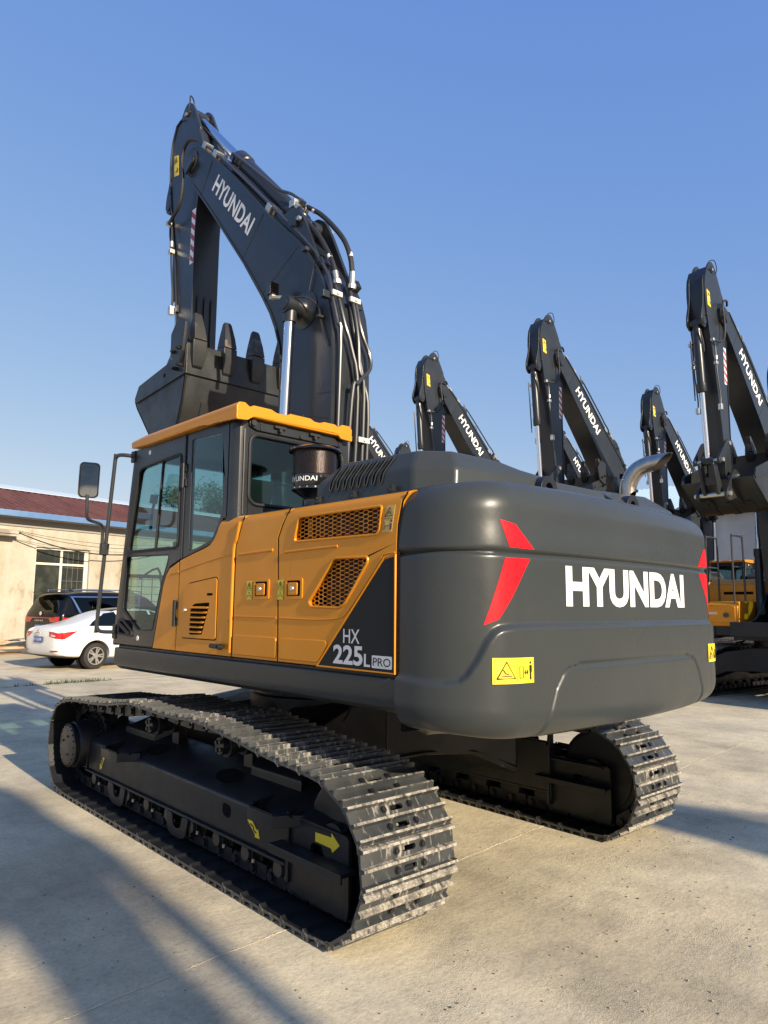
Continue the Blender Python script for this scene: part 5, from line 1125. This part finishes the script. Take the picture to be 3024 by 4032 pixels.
g = G(); g.prism('x', -14.6, 34.6, [(-.62, H+.05), (-.60, H-.13), (-.44, H-.13), (-.42, H+.02), (-.45, H+.02), (-.46, H-.10), (-.58, H-.10), (-.60, H+.05)]); g.prism('x', -14.6, 34.6, [(-.62, H+.05), (-.42, H+.05), (-.42, H+.075), (-.62, H+.075)]); g.build('gutter', mat('blue_painted_gutter', (.10, .19, .36), .5, c2=(.15, .26, .42), nscale=1.0), LB)
g = G(); g.box(-14.5, 34.5, -.43, 0, H-.14, H-.11); g.box(-14.5, 34.5, -.05, -.002, H-.42, H-.14); g.build('soffit', mat('grey_render', (.30, .28, .24), .9), LB)
g = G(); g.box(-3.4, .52, -.5, -.0, 3.98, 4.12); g.box(-3.4, .40, -.45, -.003, 3.90, 3.98); g.build('lintel_slab', mat('broken_concrete', (.26, .22, .17), .9, c2=(.5, .45, .37), nscale=3), LB)
# overhead cables along the wall
for i, (za, zb, sag, r) in enumerate(((4.02, 4.0, .55, .02), (4.05, 4.0, .30, .009), (4.08, 4.05, .2, .007))):
    g = G(); pts = []
    for k in range(25):
        u = k/24; pts.append(LB.matrix_basis @ Vector((.45+6.4*u, -.55-.02*i, za+(zb-za)*u-sag*4*u*(1-u))))
    g.tube(pts, r, 6, 0); tag(g.build('power_cable', 'rubber'), ('thick black cable sagging in front of the workshop window', 'thin upper cable strung along the workshop wall', 'thinnest topmost cable strung along the workshop wall')[i], 'cable', 'cables along the workshop wall')
# timber pile by the wall
wm = mat('weathered_timber', (.34, .20, .10), .8, c2=(.55, .42, .26), nscale=3, stretch=(.3, 3, 3)); rnd = random.Random(8)
for i in range(16):
    L = rnd.uniform(2.6, 4.2); a = R(8+rnd.gauss(0, 7)); c = Vector((1.6+rnd.gauss(0, .5), 20.1+rnd.uniform(-1.1, .9), .05+.055*(i % 7))); d = Vector((math.cos(a), math.sin(a), rnd.uniform(-.02, .02)))
    g = G(); g.obox((0, 0, 0), d*L/2, Vector((-d.y, d.x, 0))*rnd.uniform(.04, .10), (0, 0, rnd.uniform(.015, .035))); o = g.build('timber_plank', wm); o.location = c
    tag(o, 'weathered plank lying in the loose timber pile against the cream wall', 'plank', 'planks in the timber pile')
# ---------------------------------------------------------------- right building
RB_ = empty('warehouse', 'tall pale grey panel warehouse with blue eaves at the far right', 'building', (30, 0, 0), 0)
g = G(); g.box(0, .3, -40, 60, 0, 6.1)
g.build('wall', mat('grey_metal_panel', (.32, .34, .36), .6, c2=(.42, .44, .46), nscale=.8), RB_)
g = G()
for i in range(40): g.box(-.02, -.004, -39+i*2.4, -38.97+i*2.4, 0, 5.8)
g.box(-.02, -.004, -40, 60, 3.6, 3.63); g.build('panel_joint', 'black', RB_)
g = G(); g.box(-.5, 0, -40, 60, 5.9, 6.2); g.build('eaves_fascia', mat('blue_fascia', (.05, .11, .24), .5), RB_)
g = G(); vs = []
for i in range(1200): y = -40+i*100/1199; h = .06*(1, 1, -1, -1)[i % 4]; vs += [(-.6, y, 6.25+h), (9, y, 9.0+h)]
g.add(vs, [(2*i, 2*i+2, 2*i+3, 2*i+1) for i in range(1199)]); g.build('roof', mat('light_blue_sheet', (.30, .42, .52), .5), RB_, flat=True)

# ---------------------------------------------------------------- cars
def smooth_ring(w, zb, zs, zr, wr, n=7):
    # half section from the sill to the roof centre, mirrored; w shoulder half width, wr roof half width
    pts = [(w*.80, zb), (w*.955, zb+.06), (w*.99, zb+.20), (w, zb+(zs-zb)*.62), (w*.985, zs-.04), (w*.955, zs), (w*.955*.5+wr*.5+.02, (zs*.5+zr*.5)), (wr+.03, zr-.09), (wr-.03, zr-.025), (wr*.6, zr), (0, zr+.012)]
    return pts+[(-a, b) for a, b in reversed(pts[:-1])]
def car(name, label, cat, loc, rz, st, paint, body_label, L, wheels, wr_, suv):
    C_ = empty(name, label, cat, loc, rz, 'cars parked by the workshop')
    g = G(); rings = [[(x, a, b) for a, b in smooth_ring(*p)] for x, p in st]; g.loft(rings)
    B = g.build('body', paint, C_, ang=50); sm = B.modifiers.new('sub', 'SUBSURF'); sm.levels = 3; sm.render_levels = 3; cuts = []
    for wx, wy in wheels:      # wheel arches are cut out of the body, then the cutters are removed
        gc = G(); sy = -1 if wy < 0 else 1; gc.cyl((wx, wy-sy*.28, wr_), (wx, wy+sy*.5, wr_), wr_*1.19, 48); co = gc.build('cut', paint); co.matrix_basis = C_.matrix_basis
        bo = B.modifiers.new('cut', 'BOOLEAN'); bo.operation = 'DIFFERENCE'; bo.object = co; cuts.append(co)
    bpy.context.view_layer.update(); me = bpy.data.meshes.new_from_object(B.evaluated_get(bpy.context.evaluated_depsgraph_get())); B.modifiers.clear(); B.data = me
    for p_ in me.polygons: p_.use_smooth = True
    me.set_sharp_from_angle(angle=R(45))
    for co in cuts: bpy.data.objects.remove(co)
    for i, (wx, wy) in enumerate(wheels):
        sy = -1 if wy < 0 else 1
        g = G(); g.cyl((wx, wy-sy*.26, wr_), (wx, wy-sy*.255, wr_), wr_*1.17, 36); g.build('wheel_arch', 'dark', C_)
        g = G(); g.rev((wx, wy+sy*.005-sy*.22, wr_), (0, sy, 0), [(wr_*.62, 0), (wr_*.95, .0), (wr_, .03), (wr_, .19), (wr_*.95, .225), (wr_*.70, .232), (wr_*.66, .20)], 40, cap=False); TY = g.build('wheel', 'rubber', C_)
        g = G(); g.rev((wx, wy-sy*.05, wr_), (0, sy, 0), [(.02, 0), (wr_*.66, .0), (wr_*.66, .02), (.03, .012)], 40); g.build('rim', 'black', C_)
        g = G()
        for k in range(5):
            for dq in (-.17, .17):
                a = 2*math.pi*k/5+dq; d = Vector((math.cos(a), 0, math.sin(a))); n_ = Vector((-d.z, 0, d.x)); c0 = Vector((wx, wy-sy*.0, wr_))
                g.obox(c0+d*wr_*.36, d*wr_*.28, Vector((0, .012, 0)), n_*.017)
        g.cyl((wx, wy-sy*.02, wr_), (wx, wy+sy*.02, wr_), .06, 16); g.rev((wx, wy-sy*.012, wr_), (0, sy, 0), [(wr_*.60, 0), (wr_*.67, .0), (wr_*.67, .03), (wr_*.60, .03)], 40, cap=False)
        g.build('wheel_spokes', mat(name+'_alloy_%d' % i, (.55, .54, .50), .3, metal=.8), C_)
    return C_
WP = mat('white_car_paint', (.74, .73, .68), .25, coat=.5); KP = mat('black_car_paint', (.004, .0045, .005), .22, coat=.12, spec=.3)
st = [(-2.30, (.60, .42, .80, .84, .40)), (-2.24, (.80, .34, .93, .985, .55)), (-2.05, (.865, .28, .98, 1.045, .60)), (-1.72, (.885, .26, 1.00, 1.09, .60)), (-1.35, (.895, .24, 1.0, 1.21, .57)), (-.9, (.90, .22, .995, 1.385, .56)), (-.45, (.90, .22, .98, 1.465, .57)),
      (.05, (.90, .22, .97, 1.475, .57)), (.5, (.90, .22, .955, 1.43, .56)), (.95, (.90, .22, .94, 1.26, .58)), (1.3, (.895, .22, .93, 1.06, .60)), (1.8, (.88, .24, .86, .93, .60)), (2.2, (.82, .3, .74, .80, .5)), (2.32, (.62, .4, .6, .64, .4))]
CW_ = car('parked_sedan', 'white sedan parked with its rear towards us, left of the cab', 'car', (4.55, 14.05, 0), R(8), st, WP, '', 4.6, [(-1.32, -.88), (-1.32, .88), (1.35, -.88), (1.35, .88)], .318, False)
def cpatch(par, name, m, pts, nrm=(0, -1, 0), th=.004, bevel=0):
    g = G(); n_ = Vector(nrm).normalized()*th; vs = [Vector(p) for p in pts]; k = len(vs); g.add(vs+[v+n_ for v in vs], [tuple(range(k)), tuple(range(2*k-1, k-1, -1))]+[(i, (i+1) % k, k+(i+1) % k, k+i) for i in range(k)]); return g.build(name, m, par, bevel=bevel)
def ray_patch(C_, name, m, outline, axis, par=None, ex=.006, n=8):
    # drape a patch on the subdivided body by casting from outside along an axis; outline = 4 corners
    dg = bpy.context.evaluated_depsgraph_get(); B = [o for o in C_.children if o.name.startswith('body')][0]; ev = B.evaluated_get(dg); d = Vector(axis).normalized()
    g = G(); rows = []
    for j in range(n+1):
        v = j/n; row = []
        for i in range(n+1):
            u = i/n; a = Vector(outline[0]).lerp(Vector(outline[1]), u); b = Vector(outline[3]).lerp(Vector(outline[2]), u); p = a.lerp(b, v)
            for q in range(30):
                ok, h, nn, _ = ev.ray_cast(p-d*4, d)
                if ok: break
                p = p+(Vector((0, 0, .7))-Vector((0, p.y, p.z)))*.035 if abs(d.x) > .5 else p+(Vector((0, 0, .7))-Vector((p.x, 0, p.z)))*.02
            row.append(h+nn*ex if ok else p)
        rows.append(row)
    g.loft(rows, cap=False, closed=False); return g.build(name, m, C_)
bpy.context.view_layer.update()
Sd = (0, 1, 0)
ray_patch(CW_, 'side_window', 'cglass', [(-1.50, 0, 1.03), (-.66, 0, 1.015), (-.70, 0, 1.37), (-.95, 0, 1.33)], Sd)
ray_patch(CW_, 'side_window', 'cglass', [(-.60, 0, 1.015), (.25, 0, 1.0), (.22, 0, 1.40), (-.62, 0, 1.395)], Sd)
ray_patch(CW_, 'side_window', 'cglass', [(.32, 0, 1.0), (1.0, 0, .98), (.70, 0, 1.28), (.30, 0, 1.39)], Sd)
ray_patch(CW_, 'rear_window', 'cglass', [(0, -.62, 1.11), (0, .62, 1.11), (0, .47, 1.405), (0, -.47, 1.405)], (1, 0, -.35), n=10)
RL = mat('red_tail_lamp', (.42, .008, .008), .15, coat=.6)
for q in (-1, 1):
    ray_patch(CW_, 'tail_light', RL, [(0, q*.46, .80), (0, q*.815, .73), (0, q*.835, .87), (0, q*.40, .905)], (1, 0, 0), n=8)
    ray_patch(CW_, 'lamp_lens', mat('pale_lamp_lens_%d' % q, (.75, .5, .42), .2), [(0, q*.56, .800), (0, q*.70, .785), (0, q*.70, .82), (0, q*.54, .84)], (1, 0, 0), ex=.010)
    ray_patch(CW_, 'reflector', RL, [(0, q*.56, .43), (0, q*.76, .44), (0, q*.76, .475), (0, q*.52, .46)], (1, 0, 0), ex=.008)
for q, d_ in ((-1, (0, 1, 0)), (1, (0, -1, 0))): ray_patch(CW_, 'tail_light', RL, [(-2.17, 0, .73), (-2.10, 0, .735), (-1.80, 0, .92), (-2.19, 0, .885)], d_)
PLm = mat('blue_number_plate', (.03, .10, .36), .4)
pl_ = ray_patch(CW_, 'number_plate', PLm, [(0, .22, .64), (0, -.22, .64), (0, -.22, .78), (0, .22, .78)], (1, 0, 0), ex=.02)
def plate_text(C_, txt, x, z, w=.38, h=.09): text_g(txt, w, h, lambda u, v: (x, w/2-u, z+v), off=.01).build('plate_print', 'white', C_)
plate_text(CW_, 'U·S J608', -2.335, .665)
g = G(); g.tube([(-2.33, -.10, .87), (-2.335, .1, .87)], .014, 6, 0); g.cyl((-2.34, 0, .90), (-2.33, 0, .90), .05, 18); g.build('badge', 'zinc', CW_)
text_g('LAFESTA', .20, .035, lambda u, v: (-2.305, -.30-u, .93+v)).build('badge_text', 'black', CW_) if 0 else None
ray_patch(CW_, 'door_seam', 'dark', [(-.64, 0, .32), (-.632, 0, .32), (-.632, 0, .99), (-.64, 0, .99)], Sd, ex=.003, n=10); ray_patch(CW_, 'door_seam', 'dark', [(.285, 0, .30), (.293, 0, .30), (.293, 0, .97), (.285, 0, .97)], Sd, ex=.003, n=10)
g = G(); 
ray_patch(CW_, 'bumper_lower', 'matte', [(0, .72, .24), (0, -.72, .24), (0, -.76, .345), (0, .76, .345)], (1, 0, 0), ex=.012)
ray_patch(CW_, 'door_handle', WP, [(-.52, 0, .86), (-.34, 0, .86), (-.34, 0, .885), (-.52, 0, .885)], Sd, ex=.03)
# SUV
st = [(-2.52, (.78, .48, .98, 1.20, .70)), (-2.46, (.93, .40, 1.22, 1.34, .74)), (-2.36, (.97, .34, 1.30, 1.55, .76)), (-2.20, (.98, .32, 1.30, 1.82, .77)), (-1.95, (.985, .32, 1.29, 1.915, .76)), (-1.2, (.985, .32, 1.27, 1.945, .76)), (-.4, (.985, .32, 1.25, 1.945, .75)),
      (.4, (.985, .32, 1.23, 1.92, .74)), (.8, (.985, .32, 1.22, 1.80, .73)), (1.25, (.98, .32, 1.21, 1.42, .75)), (1.6, (.97, .32, 1.20, 1.27, .74)), (2.2, (.95, .36, 1.08, 1.16, .7)), (2.5, (.8, .45, .8, .9, .6))]
SV = car('parked_suv', 'black luxury SUV with chrome window trim parked behind the white sedan', 'car', (6.15, 18.6, 0), R(13), st, KP, '', 5.0, [(-1.45, -.95), (-1.45, .95), (1.4, -.95), (1.4, .95)], .40, True)
bpy.context.view_layer.update()
ray_patch(SV, 'rear_window', 'cglass', [(0, .76, 1.28), (0, -.76, 1.28), (0, -.66, 1.76), (0, .66, 1.76)], (1, 0, 0), n=10, ex=.008)
ray_patch(SV, 'side_window', 'cglass', [(-2.0, 0, 1.30), (-1.22, 0, 1.28), (-1.24, 0, 1.72), (-2.1, 0, 1.74)], Sd)
ray_patch(SV, 'side_window', 'cglass', [(-1.15, 0, 1.28), (-.25, 0, 1.26), (-.25, 0, 1.74), (-1.17, 0, 1.73)], Sd); ray_patch(SV, 'side_window', 'cglass', [(-.18, 0, 1.26), (.9, 0, 1.23), (.55, 0, 1.62), (-.18, 0, 1.74)], Sd)
CHm = mat('bright_trim', (.7, .7, .7), .15, metal=1)
ray_patch(SV, 'chrome_trim', CHm, [(-2.05, 0, 1.745), (.6, 0, 1.765), (.6, 0, 1.79), (-2.12, 0, 1.775)], Sd, ex=.014, n=14); ray_patch(SV, 'chrome_trim', CHm, [(-2.10, 0, 1.77), (-2.05, 0, 1.77), (-1.80, 0, 1.285), (-1.88, 0, 1.285)], Sd, ex=.014)
ray_patch(SV, 'tail_light', RL, [(0, -.52, 1.02), (0, -.88, 1.0), (0, -.88, 1.18), (0, -.40, 1.15)], (1, 0, 0), ex=.012); ray_patch(SV, 'tail_light', RL, [(0, .52, 1.02), (0, .88, 1.0), (0, .88, 1.18), (0, .40, 1.15)], (1, 0, 0), ex=.012)
ray_patch(SV, 'tail_light', RL, [(-2.40, 0, 1.06), (-2.22, 0, 1.09), (-2.22, 0, 1.15), (-2.40, 0, 1.16)], Sd, ex=.012)
ray_patch(SV, 'light_bar', RL, [(0, .5, 1.13), (0, -.5, 1.13), (0, -.5, 1.16), (0, .5, 1.16)], (1, 0, 0), ex=.014); ray_patch(SV, 'number_plate', PLm, [(0, .22, .80), (0, -.22, .80), (0, -.22, .94), (0, .22, .94)], (1, 0, 0), ex=.03)
plate_text(SV, 'A·80781', -2.575, .825)
text_g('L E X U S', .40, .04, lambda u, v: (-2.565, .2-u, 1.045+v), off=.01).build('badge_text', 'white', SV)
g = G(); g.rev((-2.525, 0, 1.27), (1, 0, 0), [(.045, 0), (.06, 0), (.06, .02)], 20); g.build('badge', CHm, SV)
g = G(); g.prism('z', 1.885, 1.91, [(-2.42, -.66), (-2.42, .66), (-2.1, .70), (-2.1, -.70)]); g.build('roof_spoiler', KP, SV, bevel=.01)
g = G(); 
for y in (-.68, .68): g.tube([(-1.9, y, 1.93), (-1.7, y, 1.99), (.3, y, 1.98), (.5, y, 1.90)], .018, 8, 3)
g.build('roof_rail', CHm, SV)
g = G(); g.loft([[(-1.62, -.02, 1.94), (-1.62, .02, 1.94), (-1.5, .02, 1.94), (-1.5, -.02, 1.94)], [(-1.64, -.006, 2.02), (-1.64, .006, 2.02), (-1.6, .006, 2.02), (-1.6, -.006, 2.02)]]); g.build('antenna_fin', 'gloss', SV)
# ---------------------------------------------------------------- trees behind the workshop
def tree(loc, h, r, seed, label):
    T = empty('tree', label, 'tree', loc, 0, 'trees behind the workshop'); rnd = random.Random(seed)
    g = G(); g.tube([(0, 0, 0), (.1, 0, h*.3), (0, .1, h*.6), (.05, 0, h*.9)], lambda u: .22*(1-u*.85), 8, 3)
    tips = []
    for k in range(12):
        z = h*rnd.uniform(.3, .8); a = rnd.random()*6.28; L = r*rnd.uniform(.6, 1.0)*(1.1-z/h*.5); e = Vector((L*math.cos(a), L*math.sin(a), z+L*.7)); g.tube([(0, 0, z), e*.5+Vector((0, 0, z*.5)), e], lambda u: .07*(1-u*.8), 5, 2); tips.append(e)
    g.build('trunk', mat('bark_%d' % seed, (.09, .07, .05), .9), T)
    g = G(); cl = [(e+Vector((rnd.gauss(0, .4), rnd.gauss(0, .4), rnd.gauss(0, .5))), rnd.uniform(.5, 1.0)) for e in tips for _ in range(4)]+[(Vector((rnd.gauss(0, r*.25), rnd.gauss(0, r*.25), h*rnd.uniform(.55, 1.0))), rnd.uniform(.5, .9)) for _ in range(22)]
    for c, q in cl:
        for _ in range(170):
            p = c+Vector((rnd.gauss(0, 1), rnd.gauss(0, 1), rnd.gauss(0, 1)))*q*.5; a = Vector((rnd.gauss(0, 1), rnd.gauss(0, 1), rnd.gauss(0, 1))).normalized(); b = a.orthogonal().normalized(); s = rnd.uniform(.06, .13)
            g.add([p-a*s, p+b*s*.5, p+a*s, p-b*s*.5], [(0, 1, 2, 3)])
    g.build('crown', LEAF, T, flat=True)
LEAF = mat('leaf_green', (.055, .085, .028), .6, c2=(.09, .12, .045), nscale=.9)
tree((17.2, 35.6, 0), 8.4, 1.5, 1, 'leafy tree behind the workshop roof, seen through the cab door window')
tree((19.9, 36.0, 0), 8.9, 1.6, 2, 'leafy tree behind the workshop roof, seen through the rear quarter window of the cab')
